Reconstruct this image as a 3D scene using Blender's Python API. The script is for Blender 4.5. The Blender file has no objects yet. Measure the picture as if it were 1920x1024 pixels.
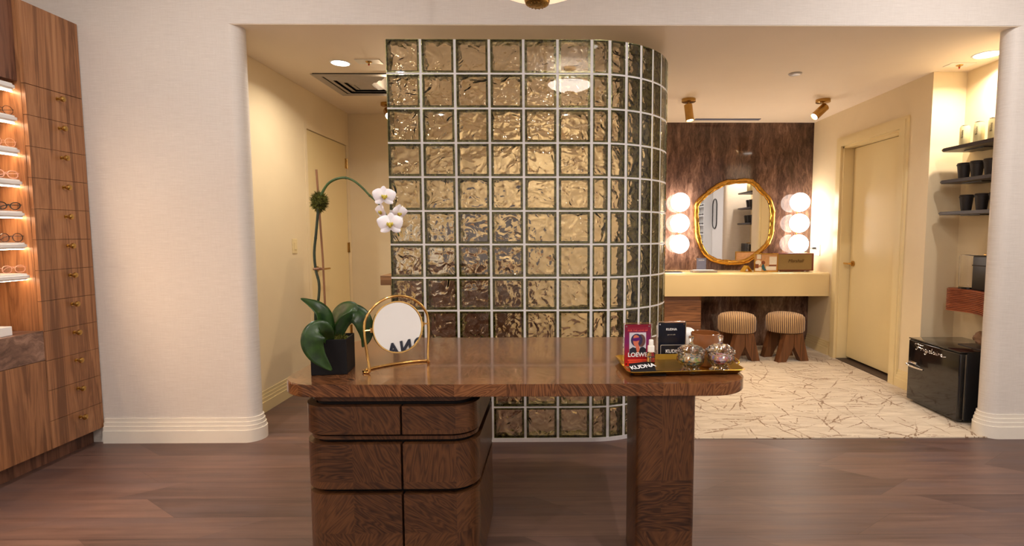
import bpy, bmesh, math, random
from mathutils import Vector, Matrix, noise
PI = math.pi
rnd = random.Random(7)
COL = bpy.context.scene.collection
scene = bpy.context.scene

# ------------------------------------------------------------------ materials
class NT:
    def __init__(s, name):
        s.m = bpy.data.materials.new(name); s.m.use_nodes = True
        s.t = s.m.node_tree; s.n = s.t.nodes; s.l = s.t.links
        s.bsdf = s.n['Principled BSDF']
    def add(s, typ, **kw):
        n = s.n.new(typ)
        for k, v in kw.items(): setattr(n, k, v)
        return n
    def put(s, sock, v):
        if isinstance(v, bpy.types.NodeSocket): s.l.new(v, sock)
        else: sock.default_value = v
    def math(s, op, a, b=None, c=None, clamp=False):
        n = s.add('ShaderNodeMath', operation=op, use_clamp=clamp)
        s.put(n.inputs[0], a)
        if b is not None: s.put(n.inputs[1], b)
        if c is not None: s.put(n.inputs[2], c)
        return n.outputs[0]
    def coord(s): return s.add('ShaderNodeTexCoord').outputs['Object']
    def mapping(s, vec, scale=(1, 1, 1), rot=(0, 0, 0), loc=(0, 0, 0)):
        n = s.add('ShaderNodeMapping'); s.put(n.inputs['Vector'], vec)
        n.inputs['Scale'].default_value = scale; n.inputs['Rotation'].default_value = rot
        n.inputs['Location'].default_value = loc
        return n.outputs[0]
    def noise(s, vec, scale=1, detail=4, rough=.5, dist=0):
        n = s.add('ShaderNodeTexNoise'); s.put(n.inputs['Vector'], vec)
        n.inputs['Scale'].default_value = scale; n.inputs['Detail'].default_value = detail
        n.inputs['Roughness'].default_value = rough; n.inputs['Distortion'].default_value = dist
        return n.outputs['Fac']
    def ramp(s, fac, stops):
        n = s.add('ShaderNodeValToRGB'); s.put(n.inputs[0], fac)
        el = n.color_ramp.elements
        while len(el) < len(stops): el.new(.5)
        for e, (p, c) in zip(el, stops): e.position = p; e.color = (*c, 1) if len(c) == 3 else c
        return n.outputs[0]
    def mix(s, fac, a, b, blend='MIX'):
        n = s.add('ShaderNodeMix', data_type='RGBA', blend_type=blend)
        s.put(n.inputs[0], fac)
        s.put(n.inputs[6], (*a, 1) if isinstance(a, tuple) and len(a) == 3 else a)
        s.put(n.inputs[7], (*b, 1) if isinstance(b, tuple) and len(b) == 3 else b)
        return n.outputs[2]
    def bump(s, h, strength=.3, dist=.01):
        n = s.add('ShaderNodeBump'); s.put(n.inputs['Height'], h)
        n.inputs['Strength'].default_value = strength; n.inputs['Distance'].default_value = dist
        s.l.new(n.outputs[0], s.bsdf.inputs['Normal']); return n.outputs[0]
    def set(s, **kw):
        names = dict(color='Base Color', rough='Roughness', metal='Metallic', ior='IOR', trans='Transmission Weight',
                     emit='Emission Color', estr='Emission Strength', spec='Specular IOR Level', coat='Coat Weight',
                     coatr='Coat Roughness', sheen='Sheen Weight', sss='Subsurface Weight', alpha='Alpha')
        for k, v in kw.items():
            if isinstance(v, tuple) and len(v) == 3: v = (*v, 1)
            s.put(s.bsdf.inputs[names[k]], v)
        return s
def srgb(r, g, b):
    f = lambda c: (c/255/12.92 if c/255 <= .04045 else ((c/255+.055)/1.055)**2.4)
    return (f(r), f(g), f(b))
def plain(name, color, rough=.5, metal=0, var=.04, scale=30, **kw):
    t = NT(name); f = t.noise(t.coord(), scale, 3)
    hi = tuple(min(1, c*(1+var)) for c in color); lo = tuple(c*(1-var) for c in color)
    t.set(color=t.ramp(f, [(.3, lo), (.7, hi)]), rough=rough, metal=metal, **kw)
    return t.m
def glassmat(name, color=(1, 1, 1), rough=0, ior=1.45):
    t = NT(name); t.set(color=color, rough=rough, trans=1, ior=ior); return t.m
def emit(name, color, strength):
    t = NT(name); t.set(color=(.8, .8, .8), emit=color, estr=strength, rough=.4); return t.m

def wood(name, stops, axis='z', s=1.0, rough=.42, coat=0, bumpk=.15):
    t = NT(name); co = t.coord()
    sc = {'z': (10, 10, .55), 'y': (10, .55, 10), 'x': (.55, 10, 10)}[axis]; sc = tuple(c*s for c in sc)
    fine = {'z': (110, 110, 2.2), 'y': (110, 2.2, 110), 'x': (2.2, 110, 110)}[axis]
    w = t.noise(t.mapping(co, sc), 1, 5, .6, .8)
    bands = t.math('FRACT', t.math('MULTIPLY', w, 7.0))
    bands = t.math('ABSOLUTE', t.math('SUBTRACT', bands, .5))
    f2 = t.noise(t.mapping(co, fine), 1, 3, .6)
    k = t.math('ADD', t.math('MULTIPLY', w, .62), t.math('MULTIPLY', bands, .34))
    k = t.math('ADD', k, t.math('MULTIPLY', f2, .24)); 
    t.set(color=t.ramp(t.math('SUBTRACT', k, .14), stops), rough=rough, coat=coat, coatr=.12)
    t.bump(f2, bumpk, .002); return t.m
M = {}
M['walnut'] = wood('walnut_veneer', [(.25, srgb(112, 72, 44)), (.42, srgb(158, 108, 70)), (.6, srgb(184, 134, 92)), (.8, srgb(198, 150, 108))])
M['walnut_dark'] = wood('dark_walnut', [(.25, srgb(72, 44, 32)), (.45, srgb(120, 80, 60)), (.75, srgb(150, 106, 80))])
M['oak_shelf'] = wood('oak_strip', [(.25, srgb(120, 84, 52)), (.5, srgb(168, 122, 80)), (.8, srgb(190, 146, 102))], 'x')
M['stool_wood'] = wood('stool_wood', [(.25, srgb(84, 50, 28)), (.5, srgb(122, 78, 46)), (.8, srgb(142, 96, 60))], 'z')
M['rib_wood'] = wood('ribbed_wood', [(.25, srgb(130, 64, 34)), (.5, srgb(170, 92, 54)), (.8, srgb(186, 108, 68))], 'y')
M['drawer_wood'] = wood('vanity_drawer_wood', [(.25, srgb(92, 56, 32)), (.5, srgb(150, 100, 62)), (.8, srgb(168, 118, 78))], 'x')
M['stake'] = wood('stake_wood', [(.25, srgb(120, 80, 50)), (.5, srgb(160, 112, 72)), (.8, srgb(180, 130, 90))], 'z', 3)

def desk_wood(name, rough, coat, mul=1.0):
    t = NT(name); co = t.coord()
    sp = t.add('ShaderNodeSeparateXYZ'); t.l.new(co, sp.inputs[0]); x, y, z = sp.outputs
    cx = t.math('FLOOR', t.math('MULTIPLY', t.math('ADD', x, t.math('MULTIPLY', t.math('FLOOR', t.math('MULTIPLY', y, 3.1)), .11)), 5.3))
    cy = t.math('FLOOR', t.math('MULTIPLY', y, 3.1)); cz = t.math('FLOOR', t.math('MULTIPLY', z, 5.1))
    cell = t.add('ShaderNodeCombineXYZ'); t.l.new(cx, cell.inputs[0]); t.l.new(cy, cell.inputs[1]); t.l.new(cz, cell.inputs[2])
    wn = t.add('ShaderNodeTexWhiteNoise', noise_dimensions='3D'); t.l.new(cell.outputs[0], wn.inputs['Vector'])
    q = t.add('ShaderNodeCombineXYZ'); t.l.new(x, q.inputs[0]); t.l.new(t.math('ADD', y, z), q.inputs[1]); t.l.new(t.math('MULTIPLY', wn.outputs[0], 7), q.inputs[2])
    vr = t.add('ShaderNodeVectorRotate', rotation_type='Z_AXIS'); t.l.new(q.outputs[0], vr.inputs['Vector'])
    t.l.new(t.math('MULTIPLY', t.math('ROUND', t.math('MULTIPLY', wn.outputs[0], 5)), .55), vr.inputs['Angle'])
    p = t.mapping(vr.outputs[0], (3.0, 17, 1))
    w = t.noise(p, 1, 2.5, .45, .35)
    b = t.math('FRACT', t.math('MULTIPLY', w, 17)); b = t.math('ABSOLUTE', t.math('SUBTRACT', b, .5))
    f2 = t.noise(t.mapping(vr.outputs[0], (12, 150, 1)), 1, 2)
    k = t.math('ADD', t.math('MULTIPLY', b, .62), t.math('MULTIPLY', f2, .42))
    k = t.math('ADD', k, t.math('MULTIPLY', wn.outputs[0], .2))
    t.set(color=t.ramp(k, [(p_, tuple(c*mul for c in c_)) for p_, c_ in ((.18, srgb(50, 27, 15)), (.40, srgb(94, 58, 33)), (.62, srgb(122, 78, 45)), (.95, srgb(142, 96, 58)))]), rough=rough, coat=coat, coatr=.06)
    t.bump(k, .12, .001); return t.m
M['desk'] = desk_wood('desk_veneer_shaded', .34, .15, .56)  # body copy of the veneer darkened; stands in for shade under overhead light
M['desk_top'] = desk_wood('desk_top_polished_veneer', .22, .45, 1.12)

def floor_wood():
    t = NT('wood_plank_floor'); co = t.coord()
    sp = t.add('ShaderNodeSeparateXYZ'); t.l.new(co, sp.inputs[0]); x, y = sp.outputs[0], sp.outputs[1]
    W, L = .17, .95
    yr = t.math('DIVIDE', t.math('ADD', y, 40), W); row = t.math('FLOOR', yr); fy = t.math('FRACT', yr)
    par = t.math('MODULO', row, 2.0); sgn = t.math('SUBTRACT', t.math('MULTIPLY', par, 2), 1)
    rw = t.add('ShaderNodeTexWhiteNoise', noise_dimensions='1D'); t.l.new(row, rw.inputs['W'])
    xs = t.math('ADD', x, t.math('MULTIPLY', rw.outputs[0], 1.3))
    xs = t.math('ADD', xs, t.math('MULTIPLY', t.math('MULTIPLY', t.math('SUBTRACT', fy, .5), sgn), W*1.5))
    xr = t.math('DIVIDE', t.math('ADD', xs, 40), L); ci = t.math('FLOOR', xr); fx = t.math('FRACT', xr)
    cell = t.add('ShaderNodeCombineXYZ'); t.l.new(ci, cell.inputs[0]); t.l.new(row, cell.inputs[1])
    wn = t.add('ShaderNodeTexWhiteNoise', noise_dimensions='2D'); t.l.new(cell.outputs[0], wn.inputs['Vector'])
    q = t.add('ShaderNodeCombineXYZ'); t.l.new(x, q.inputs[0]); t.l.new(y, q.inputs[1]); t.l.new(t.math('MULTIPLY', wn.outputs[0], 9), q.inputs[2])
    g = t.noise(t.mapping(q.outputs[0], (1.6, 26, 1)), 1, 6, .6, .4)
    g2 = t.noise(t.mapping(q.outputs[0], (5, 130, 1)), 1, 3, .6)
    big = t.noise(t.mapping(co, (1.2, 5, 1)), 1, 2)
    k = t.math('ADD', t.math('MULTIPLY', g, .5), t.math('MULTIPLY', g2, .2))
    k = t.math('ADD', k, t.math('MULTIPLY', wn.outputs[0], .22)); k = t.math('ADD', k, t.math('MULTIPLY', big, .15))
    col = t.ramp(k, [(.3, srgb(62, 45, 41)), (.5, srgb(92, 68, 60)), (.66, srgb(114, 87, 76)), (.9, srgb(136, 108, 94))])
    blue = t.mix(t.ramp(t.noise(t.mapping(q.outputs[0], (2, 9, 3)), 1, 2), [(.5, (0, 0, 0)), (.7, (.55, .55, .55))]), col, srgb(92, 76, 76))
    ex = t.math('MINIMUM', fx, t.math('SUBTRACT', 1, fx)); ex = t.math('MULTIPLY', ex, L)
    ey = t.math('MULTIPLY', t.math('MINIMUM', fy, t.math('SUBTRACT', 1, fy)), W)
    e = t.math('LESS_THAN', t.math('MINIMUM', ex, ey), .0013)
    t.set(color=t.mix(t.math('MULTIPLY', e, .55), blue, srgb(40, 25, 20)), rough=t.ramp(g, [(0, (.34,)*3), (1, (.48,)*3)]))
    t.bump(g2, .12, .002); return t.m
M['floor'] = floor_wood()

def carpet():
    t = NT('cream_carpet_with_brown_twigs'); co = t.coord()
    warp = t.add('ShaderNodeTexNoise'); t.l.new(co, warp.inputs['Vector']); warp.inputs['Scale'].default_value = 9; warp.inputs['Detail'].default_value = 5
    wv = t.add('ShaderNodeVectorMath', operation='SUBTRACT'); t.l.new(warp.outputs['Color'], wv.inputs[0]); wv.inputs[1].default_value = (.5, .5, .5)
    ws = t.add('ShaderNodeVectorMath', operation='SCALE'); t.l.new(wv.outputs[0], ws.inputs[0]); ws.inputs['Scale'].default_value = .045
    wa = t.add('ShaderNodeVectorMath', operation='ADD'); t.l.new(co, wa.inputs[0]); t.l.new(ws.outputs[0], wa.inputs[1])
    tot = None
    for i, (sc, ln, wd) in enumerate([(2.3, .52, .013), (3.1, .5, .014), (4.2, .5, .018), (2.7, .55, .011), (5.2, .42, .022), (3.6, .5, .014)]):
        p = t.mapping(wa.outputs[0], (sc, sc, 0), (0, 0, .7*i), (3.7*i, 1.9*i, 0))
        v = t.add('ShaderNodeTexVoronoi', voronoi_dimensions='2D'); t.l.new(p, v.inputs['Vector']); v.inputs['Scale'].default_value = 1
        d = t.add('ShaderNodeVectorMath', operation='SUBTRACT'); t.l.new(p, d.inputs[0]); t.l.new(v.outputs['Position'], d.inputs[1])
        cs = t.add('ShaderNodeSeparateColor'); t.l.new(v.outputs['Color'], cs.inputs[0])
        r = t.add('ShaderNodeVectorRotate', rotation_type='Z_AXIS'); t.l.new(d.outputs[0], r.inputs['Vector']); t.l.new(t.math('MULTIPLY', cs.outputs[0], 6.28), r.inputs['Angle'])
        s2 = t.add('ShaderNodeSeparateXYZ'); t.l.new(r.outputs[0], s2.inputs[0])
        ax = t.math('ABSOLUTE', s2.outputs[0]); ay = t.math('ABSOLUTE', s2.outputs[1])
        wid = t.math('MULTIPLY', t.math('SUBTRACT', 1.15, t.math('DIVIDE', ax, ln)), wd*1.3)
        a = t.math('LESS_THAN', ay, wid)
        tot = a if tot is None else t.math('MAXIMUM', tot, a)
    br = t.math('GREATER_THAN', t.noise(co, 55, 3), .43)
    br2 = t.math('GREATER_THAN', t.noise(co, 5, 2), .44)
    tot = t.math('MULTIPLY', t.math('MULTIPLY', tot, br), t.math('ADD', t.math('MULTIPLY', br2, .55), .35))
    base = t.ramp(t.noise(t.mapping(co, (4, 22, 1)), 1, 5, .6), [(.3, srgb(190, 172, 148)), (.7, srgb(222, 208, 186))])
    f = t.noise(co, 420, 2)
    base = t.mix(t.math('MULTIPLY', f, .25), base, srgb(168, 150, 126))
    t.set(color=t.mix(tot, base, srgb(126, 92, 56)), rough=.95, sheen=.2)
    t.bump(t.math('ADD', f, t.math('MULTIPLY', tot, -.6)), .5, .004); return t.m
M['carpet'] = carpet()

def grasscloth():
    t = NT('grasscloth_wallcovering'); co = t.coord()
    th = t.noise(t.mapping(co, (9, 9, 260)), 1, 4, .7)
    tv = t.noise(t.mapping(co, (240, 240, 14)), 1, 2, .6)
    sl = t.math('GREATER_THAN', t.noise(t.mapping(co, (22, 22, 150)), 1, 2, .5), .70)
    k = t.math('ADD', t.math('MULTIPLY', th, .8), t.math('MULTIPLY', tv, .2))
    col = t.ramp(k, [(.35, srgb(212, 204, 195)), (.65, srgb(226, 219, 211))])
    t.set(color=t.mix(t.math('MULTIPLY', sl, .25), col, srgb(244, 238, 230)), rough=.55, spec=.35)
    t.bump(t.math('ADD', k, t.math('MULTIPLY', sl, .5)), .25, .003); return t.m
M['grass'] = grasscloth()
M['cream'] = plain('cream_wall_paint', srgb(232, 214, 178), .55, var=.015, scale=6)
M['cream_ceiling'] = plain('cream_ceiling_paint', srgb(242, 228, 208), .7, var=.01, scale=4)
M['cream_semi'] = plain('cream_semigloss_paint', srgb(230, 210, 160), .28, var=.01, scale=5)
M['base'] = plain('white_baseboard_paint', srgb(236, 228, 214), .3, var=.01)
M['white_wall'] = plain('white_room_paint', srgb(232, 228, 222), .6, var=.01, scale=4)
M['counter'] = plain('cream_lacquer', srgb(226, 202, 150), .16, var=.01, scale=5, coat=.4)
def stone(name, rough=.07, axis='z', mul=1):
    t = NT(name); co = t.coord()
    sc = (7, 7, 1.3) if axis == 'z' else (5, 1.1, 5)
    w = t.add('ShaderNodeTexNoise'); t.l.new(t.mapping(co, (2, 2, 1)), w.inputs['Vector']); w.inputs['Detail'].default_value = 6
    wv = t.add('ShaderNodeVectorMath', operation='SCALE'); t.l.new(w.outputs['Color'], wv.inputs[0]); wv.inputs['Scale'].default_value = .12
    wa = t.add('ShaderNodeVectorMath', operation='ADD'); t.l.new(co, wa.inputs[0]); t.l.new(wv.outputs[0], wa.inputs[1])
    a = t.noise(t.mapping(wa.outputs[0], sc), 1.2, 8, .65, .8)
    b = t.noise(t.mapping(wa.outputs[0], tuple(c*6 for c in sc)), 1, 5, .7, .6)
    big = t.noise(co, 1.3, 3, .5, .5)
    k = t.math('ADD', t.math('MULTIPLY', a, .5), t.math('MULTIPLY', b, .35)); k = t.math('ADD', k, t.math('MULTIPLY', big, .25))
    m = lambda *c: tuple(x*mul for x in srgb(*c))
    col = t.ramp(k, [(.40, m(42, 28, 24)), (.5, m(80, 58, 48)), (.58, m(112, 84, 70)), (.68, m(156, 124, 106))])
    t.set(color=col, rough=rough, spec=.4); return t.m
M['stone'] = stone('polished_brown_stone', .05)
M['stone_matte'] = stone('honed_brown_stone', .3, 'y', 1.25)
M['mortar'] = plain('white_mortar', srgb(226, 224, 226), .7, var=.03, scale=80)
def wavy_glass():
    t = NT('wavy_block_glass'); co = t.coord()
    a = t.noise(co, 11, 1.2, .5, 1.6)
    v = t.add('ShaderNodeTexVoronoi', feature='SMOOTH_F1'); t.l.new(co, v.inputs['Vector']); v.inputs['Scale'].default_value = 22
    h = t.math('ADD', a, t.math('MULTIPLY', v.outputs[0], .5))
    t.set(color=srgb(247, 243, 232), rough=0, trans=1, ior=1.46)
    t.bump(h, 1, .024); return t.m
M['wavy'] = wavy_glass()
M['clear'] = glassmat('clear_block_glass', srgb(250, 248, 240), 0, 1.46)
def rimglass():
    t = NT('olive_glass_rim'); f = t.noise(t.coord(), 60, 3)
    t.set(color=t.ramp(f, [(.35, srgb(62, 60, 26)), (.7, srgb(136, 132, 70))]), rough=.14, metal=.4, coat=.6); t.bump(f, .3, .004)
    return t.m
M['rim'] = rimglass()
M['brass'] = plain('brushed_brass', srgb(186, 148, 84), .26, 1, var=.08)
M['gold'] = plain('polished_gold', srgb(232, 190, 116), .14, 1, var=.03)
M['old_gold'] = plain('hammered_gold', srgb(190, 142, 62), .27, 1, var=.15, scale=40)
M['tray_gold'] = plain('satin_gold_tray', srgb(212, 168, 66), .32, 1, var=.05)
M['mirror'] = plain('mirror_glass', (.93, .93, .93), .01, 1, var=0)
M['black'] = plain('satin_black', (.012, .012, .014), .35)
M['black_matte'] = plain('matte_black', (.008, .007, .008), .6, spec=.2)
M['black_gloss'] = plain('gloss_black', (.006, .006, .007), .12, coat=.5)
M['shelf_dark'] = plain('dark_bronze_shelf', srgb(56, 46, 46), .4)
M['cup'] = plain('black_paper_cup', srgb(38, 31, 29), .55)
M['chrome'] = plain('chrome', (.8, .8, .82), .08, 1, var=.02)
M['white'] = plain('gloss_white', srgb(240, 240, 238), .3, var=.01)
M['plastic_white'] = plain('white_plastic', srgb(238, 234, 224), .35, var=.01)
M['grey_metal'] = plain('grey_vent_metal', srgb(182, 176, 172), .4, .2)
M['clearp'] = glassmat('clear_acrylic', (1, 1, 1), 0, 1.3)
M['crystal'] = glassmat('crystal_glass', srgb(250, 250, 250), 0, 1.5)
M['amber'] = plain('amber_tumbler_glass', srgb(134, 82, 44), .14, coat=.5)
M['amber_in'] = plain('candle_wax_in_tumbler', srgb(120, 66, 30), .3)
M['globe'] = emit('lit_opal_globe', (1, .87, .76), 14)
M['led'] = emit('led_strip', (1, .66, .40), 46)
M['lamp_on'] = emit('lit_downlight', (1, .86, .66), 22)
M['lamp_cool'] = emit('lit_room_downlight', (1, .92, .84), 25)
M['shade_on'] = emit('lit_pendant_shade', (1, .66, .40), 1.1)
M['threshold'] = plain('dark_gap', srgb(60, 44, 38), .5)
M['leaf'] = None
def leafmat():
    t = NT('orchid_leaf'); co = t.coord()
    f = t.noise(t.mapping(co, (30, 30, 30)), 1, 4)
    t.set(color=t.ramp(f, [(.3, srgb(17, 42, 15)), (.7, srgb(46, 76, 26))]), rough=.32, spec=.5); return t.m
M['leaf'] = leafmat()
M['stem'] = plain('green_stem', srgb(64, 88, 42), .45, var=.25, scale=60)
M['stem_dark'] = plain('dark_green_stem', srgb(42, 54, 34), .45, var=.25, scale=60)
M['moss'] = plain('moss', srgb(96, 96, 30), .9, var=.6, scale=90)
M['petal'] = plain('white_orchid_petal', srgb(246, 238, 242), .5, var=.03, scale=40, sss=.15)
M['lip'] = plain('yellow_orchid_lip', srgb(196, 178, 60), .5, var=.25, scale=120)
M['navy'] = plain('navy_print', srgb(16, 22, 36), .3, var=.3, scale=25)
M['ink_white'] = plain('white_print', srgb(236, 236, 236), .5, var=0)
M['ink_navy'] = plain('dark_navy_letters', srgb(24, 28, 44), .35, var=.02)
M['ink_grey'] = plain('grey_print', srgb(168, 160, 150), .5, var=.05)
def poster_grad():
    t = NT('magenta_poster_print'); g = t.add('ShaderNodeSeparateXYZ'); t.l.new(t.coord(), g.inputs[0])
    t.set(color=t.ramp(t.math('MULTIPLY', g.outputs[2], 5.8), [(0, srgb(190, 38, 24)), (.3, srgb(150, 20, 36)), (.6, srgb(120, 24, 92)), (.85, srgb(124, 22, 60)), (1, srgb(126, 12, 36))]), rough=.3)
    return t.m
M['poster'] = poster_grad()
M['p_white'] = plain('poster_backdrop', srgb(206, 204, 212), .4, var=.02)
M['p_hair'] = plain('poster_hair', srgb(48, 44, 78), .4, var=.2, scale=80)
M['p_hair2'] = plain('poster_hair_brown', srgb(100, 68, 62), .4, var=.2, scale=80)
M['p_skin'] = plain('poster_skin', srgb(206, 110, 84), .4, var=.08, scale=50)
M['p_visor'] = plain('poster_visor', srgb(84, 20, 100), .3)
M['p_jacket'] = plain('poster_jacket', srgb(24, 30, 46), .4, var=.2, scale=60)
M['p_orange'] = plain('poster_red_text', srgb(236, 90, 60), .4)
M['liquid'] = glassmat('clear_liquid', srgb(240, 236, 236), 0, 1.33)
M['tan'] = plain('photo_tan', srgb(206, 156, 106), .4, var=.1, scale=60)
M['tan2'] = plain('photo_cream', srgb(236, 226, 206), .4, var=.05, scale=60)
M['teal'] = plain('photo_teal', srgb(46, 92, 100), .4)
M['brown'] = plain('photo_brown', srgb(128, 70, 40), .4, var=.3, scale=90)
M['leather'] = plain('brown_leather', srgb(112, 46, 26), .4, var=.1, scale=120)
M['grille'] = plain('woven_grille', srgb(142, 116, 66), .6, var=.12, scale=300)
M['gold_ink'] = plain('gold_script', srgb(92, 66, 30), .35, .6)
M['can'] = plain('pale_green_can', srgb(214, 206, 160), .3, .2, var=.03)
M['kraft'] = plain('crumpled_kraft_paper', srgb(134, 100, 72), .7, var=.12, scale=30)
M['screen'] = plain('grey_blue_panel', srgb(112, 116, 140), .4)
M['paper'] = plain('white_paper', srgb(226, 224, 226), .6, var=.02)
M['wire'] = plain('thin_wire', srgb(120, 110, 100), .3, .8)
M['candy1'] = None
def candy(name, cols):
    t = NT(name); v = t.add('ShaderNodeTexVoronoi'); t.l.new(t.coord(), v.inputs['Vector']); v.inputs['Scale'].default_value = 110
    cs = t.add('ShaderNodeSeparateColor'); t.l.new(v.outputs['Color'], cs.inputs[0])
    st = [(i/len(cols), c) for i, c in enumerate(cols)]
    r = t.ramp(cs.outputs[0], st); r.node.color_ramp.interpolation = 'CONSTANT'
    t.set(color=r, rough=.2, coat=.5); t.bump(v.outputs[0], .6, .003); return t.m
M['candy1'] = candy('mixed_green_candy', [srgb(222, 210, 160), srgb(170, 190, 90), srgb(230, 170, 100), srgb(120, 150, 150), srgb(240, 236, 226)])
M['candy2'] = candy('mixed_pink_candy', [srgb(236, 150, 140), srgb(200, 70, 80), srgb(240, 200, 130), srgb(190, 170, 220), srgb(250, 220, 220)])
def striped():
    t = NT('striped_stool_fabric'); co = t.coord()
    sp = t.add('ShaderNodeSeparateXYZ'); t.l.new(co, sp.inputs[0])
    x = t.math('ADD', sp.outputs[0], t.math('MULTIPLY', t.noise(co, 6, 1), .004))
    fr = t.math('FRACT', t.math('MULTIPLY', t.math('ADD', x, 5), 56))
    k = t.math('MULTIPLY', t.math('GREATER_THAN', fr, .34), t.math('LESS_THAN', fr, .78))
    k2 = t.math('MULTIPLY', t.math('GREATER_THAN', fr, .5), t.math('LESS_THAN', fr, .62))
    c = t.mix(k, srgb(196, 158, 108), srgb(40, 18, 28)); c = t.mix(k2, c, srgb(104, 70, 62))
    t.set(color=c, rough=.85, sheen=.2); t.bump(t.noise(co, 500, 1), .3, .001); return t.m
M['stripe'] = striped()

# ------------------------------------------------------------------ mesh helpers
def BM(): return bmesh.new()
def box(bm, x0, x1, y0, y1, z0, z1, bev=0, seg=2, mat=None):
    r = bmesh.ops.create_cube(bm, size=1, matrix=Matrix.Translation(((x0+x1)/2, (y0+y1)/2, (z0+z1)/2)) @ Matrix.Diagonal((abs(x1-x0), abs(y1-y0), abs(z1-z0), 1)))
    vs = r['verts']
    if bev:
        es = {e for v in vs for e in v.link_edges}
        r2 = bmesh.ops.bevel(bm, geom=list(es), offset=bev, segments=seg, affect='EDGES', profile=.5)
    return vs
def prism(bm, pts, lo, hi, axis='z'):
    """polygon pts extruded from lo to hi along axis; pts are the two other coordinates in order"""
    def P(a, b, h):
        return {'z': (a, b, h), 'y': (a, h, b), 'x': (h, a, b)}[axis]
    n = len(pts)
    a = [bm.verts.new(P(p[0], p[1], lo)) for p in pts]; b = [bm.verts.new(P(p[0], p[1], hi)) for p in pts]
    fs = [bm.faces.new(a), bm.faces.new(b[::-1])]
    for i in range(n): fs.append(bm.faces.new((a[i], b[i], b[(i+1) % n], a[(i+1) % n])))
    bmesh.ops.recalc_face_normals(bm, faces=fs); return fs
def rrect(x0, x1, y0, y1, r, seg=8):
    pts = []
    for cx, cy, a0 in ((x1-r, y1-r, 0), (x0+r, y1-r, 90), (x0+r, y0+r, 180), (x1-r, y0+r, 270)):
        for i in range(seg+1):
            a = math.radians(a0+90*i/seg); pts.append((cx+r*math.cos(a), cy+r*math.sin(a)))
    return pts
def lathe(bm, prof, seg=32, c=(0, 0, 0), mod=None, mat=None, cap=True):
    rings = []
    for (r, z) in prof:
        ring = []
        for i in range(seg):
            a = 2*PI*i/seg; rr = r*(1+(mod(a, z) if mod else 0))
            p = Vector((rr*math.cos(a), rr*math.sin(a), z))
            if mat is not None: p = mat @ p
            ring.append(bm.verts.new(Vector(c)+p))
        rings.append(ring)
    fs = []
    for a, b in zip(rings, rings[1:]):
        for i in range(seg): fs.append(bm.faces.new((a[i], a[(i+1) % seg], b[(i+1) % seg], b[i])))
    if cap and prof[0][0] > 1e-6: fs.append(bm.faces.new(rings[0][::-1]))
    if cap and prof[-1][0] > 1e-6: fs.append(bm.faces.new(rings[-1]))
    bmesh.ops.remove_doubles(bm, verts=[v for r in rings for v in r], dist=1e-6)
    return fs
def catmull(pts, n=8, closed=False):
    pts = [Vector(p) for p in pts]; out = []; N = len(pts)
    rng = range(N) if closed else range(N-1)
    for i in rng:
        if closed: p0, p1, p2, p3 = pts[i-1], pts[i], pts[(i+1) % N], pts[(i+2) % N]
        else: p0, p1, p2, p3 = pts[max(i-1, 0)], pts[i], pts[i+1], pts[min(i+2, N-1)]
        for k in range(n):
            t = k/n
            out.append(.5*((2*p1)+(-p0+p2)*t+(2*p0-5*p1+4*p2-p3)*t*t+(-p0+3*p1-3*p2+p3)*t**3))
    if not closed: out.append(pts[-1])
    return out
def tube(bm, pts, r, seg=10, closed=False):
    pts = [Vector(p) for p in pts]; N = len(pts); rings = []
    R = r if callable(r) else (lambda i: r)
    T0 = (pts[1]-pts[0]).normalized(); up = Vector((0, 0, 1)) if abs(T0.z) < .9 else Vector((1, 0, 0))
    nrm = T0.cross(up).normalized()
    for i, p in enumerate(pts):
        if closed: T = (pts[(i+1) % N]-pts[i-1]).normalized()
        else: T = (pts[min(i+1, N-1)]-pts[max(i-1, 0)]).normalized()
        nrm = (nrm - T*nrm.dot(T)).normalized(); b = T.cross(nrm)
        rings.append([bm.verts.new(p+(nrm*math.cos(2*PI*k/seg)+b*math.sin(2*PI*k/seg))*R(i)) for k in range(seg)])
    m = N if closed else N-1
    for i in range(m):
        a, b = rings[i], rings[(i+1) % N]
        for k in range(seg): bm.faces.new((a[k], a[(k+1) % seg], b[(k+1) % seg], b[k]))
    if not closed: bm.faces.new(rings[0][::-1]); bm.faces.new(rings[-1])
def obj(name, bm, mat, parent=None, smooth=False, sub=0, recalc=True):
    if recalc: bmesh.ops.recalc_face_normals(bm, faces=bm.faces[:])
    me = bpy.data.meshes.new(name); bm.to_mesh(me); bm.free()
    me.materials.append(mat)
    o = bpy.data.objects.new(name, me); COL.objects.link(o)
    if parent: o.parent = parent
    if smooth:
        for p in me.polygons: p.use_smooth = True
        try:
            md = o.modifiers.new('edges', 'EDGE_SPLIT'); md.split_angle = math.radians(38)
        except Exception: pass
    if sub: md = o.modifiers.new('sub', 'SUBSURF'); md.levels = sub; md.render_levels = sub
    return o
def tag(o, label, cat, group=None):
    o['label'] = label; o['category'] = cat
    if group: o['group'] = group
    return o
def thing(name, label, cat, loc=(0, 0, 0), rz=0, group=None):
    o = bpy.data.objects.new(name, None); COL.objects.link(o); o.empty_display_size = .05
    o.location = loc; o.rotation_euler = (0, 0, rz); return tag(o, label, cat, group)
def struct(name, bm, mat, parent=None, smooth=False):
    o = obj(name, bm, mat, parent, smooth)
    if not parent: o['kind'] = 'structure'
    return o
def dup(root, loc, rz, label, group=None):
    r = root.copy(); COL.objects.link(r); r.location = loc; r.rotation_euler = (0, 0, rz); r['label'] = label
    if group: r['group'] = group
    for ch in list(root.children):
        c = ch.copy(); COL.objects.link(c); c.parent = r
        for g in list(ch.children):
            d = g.copy(); COL.objects.link(d); d.parent = c
    return r
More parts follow.
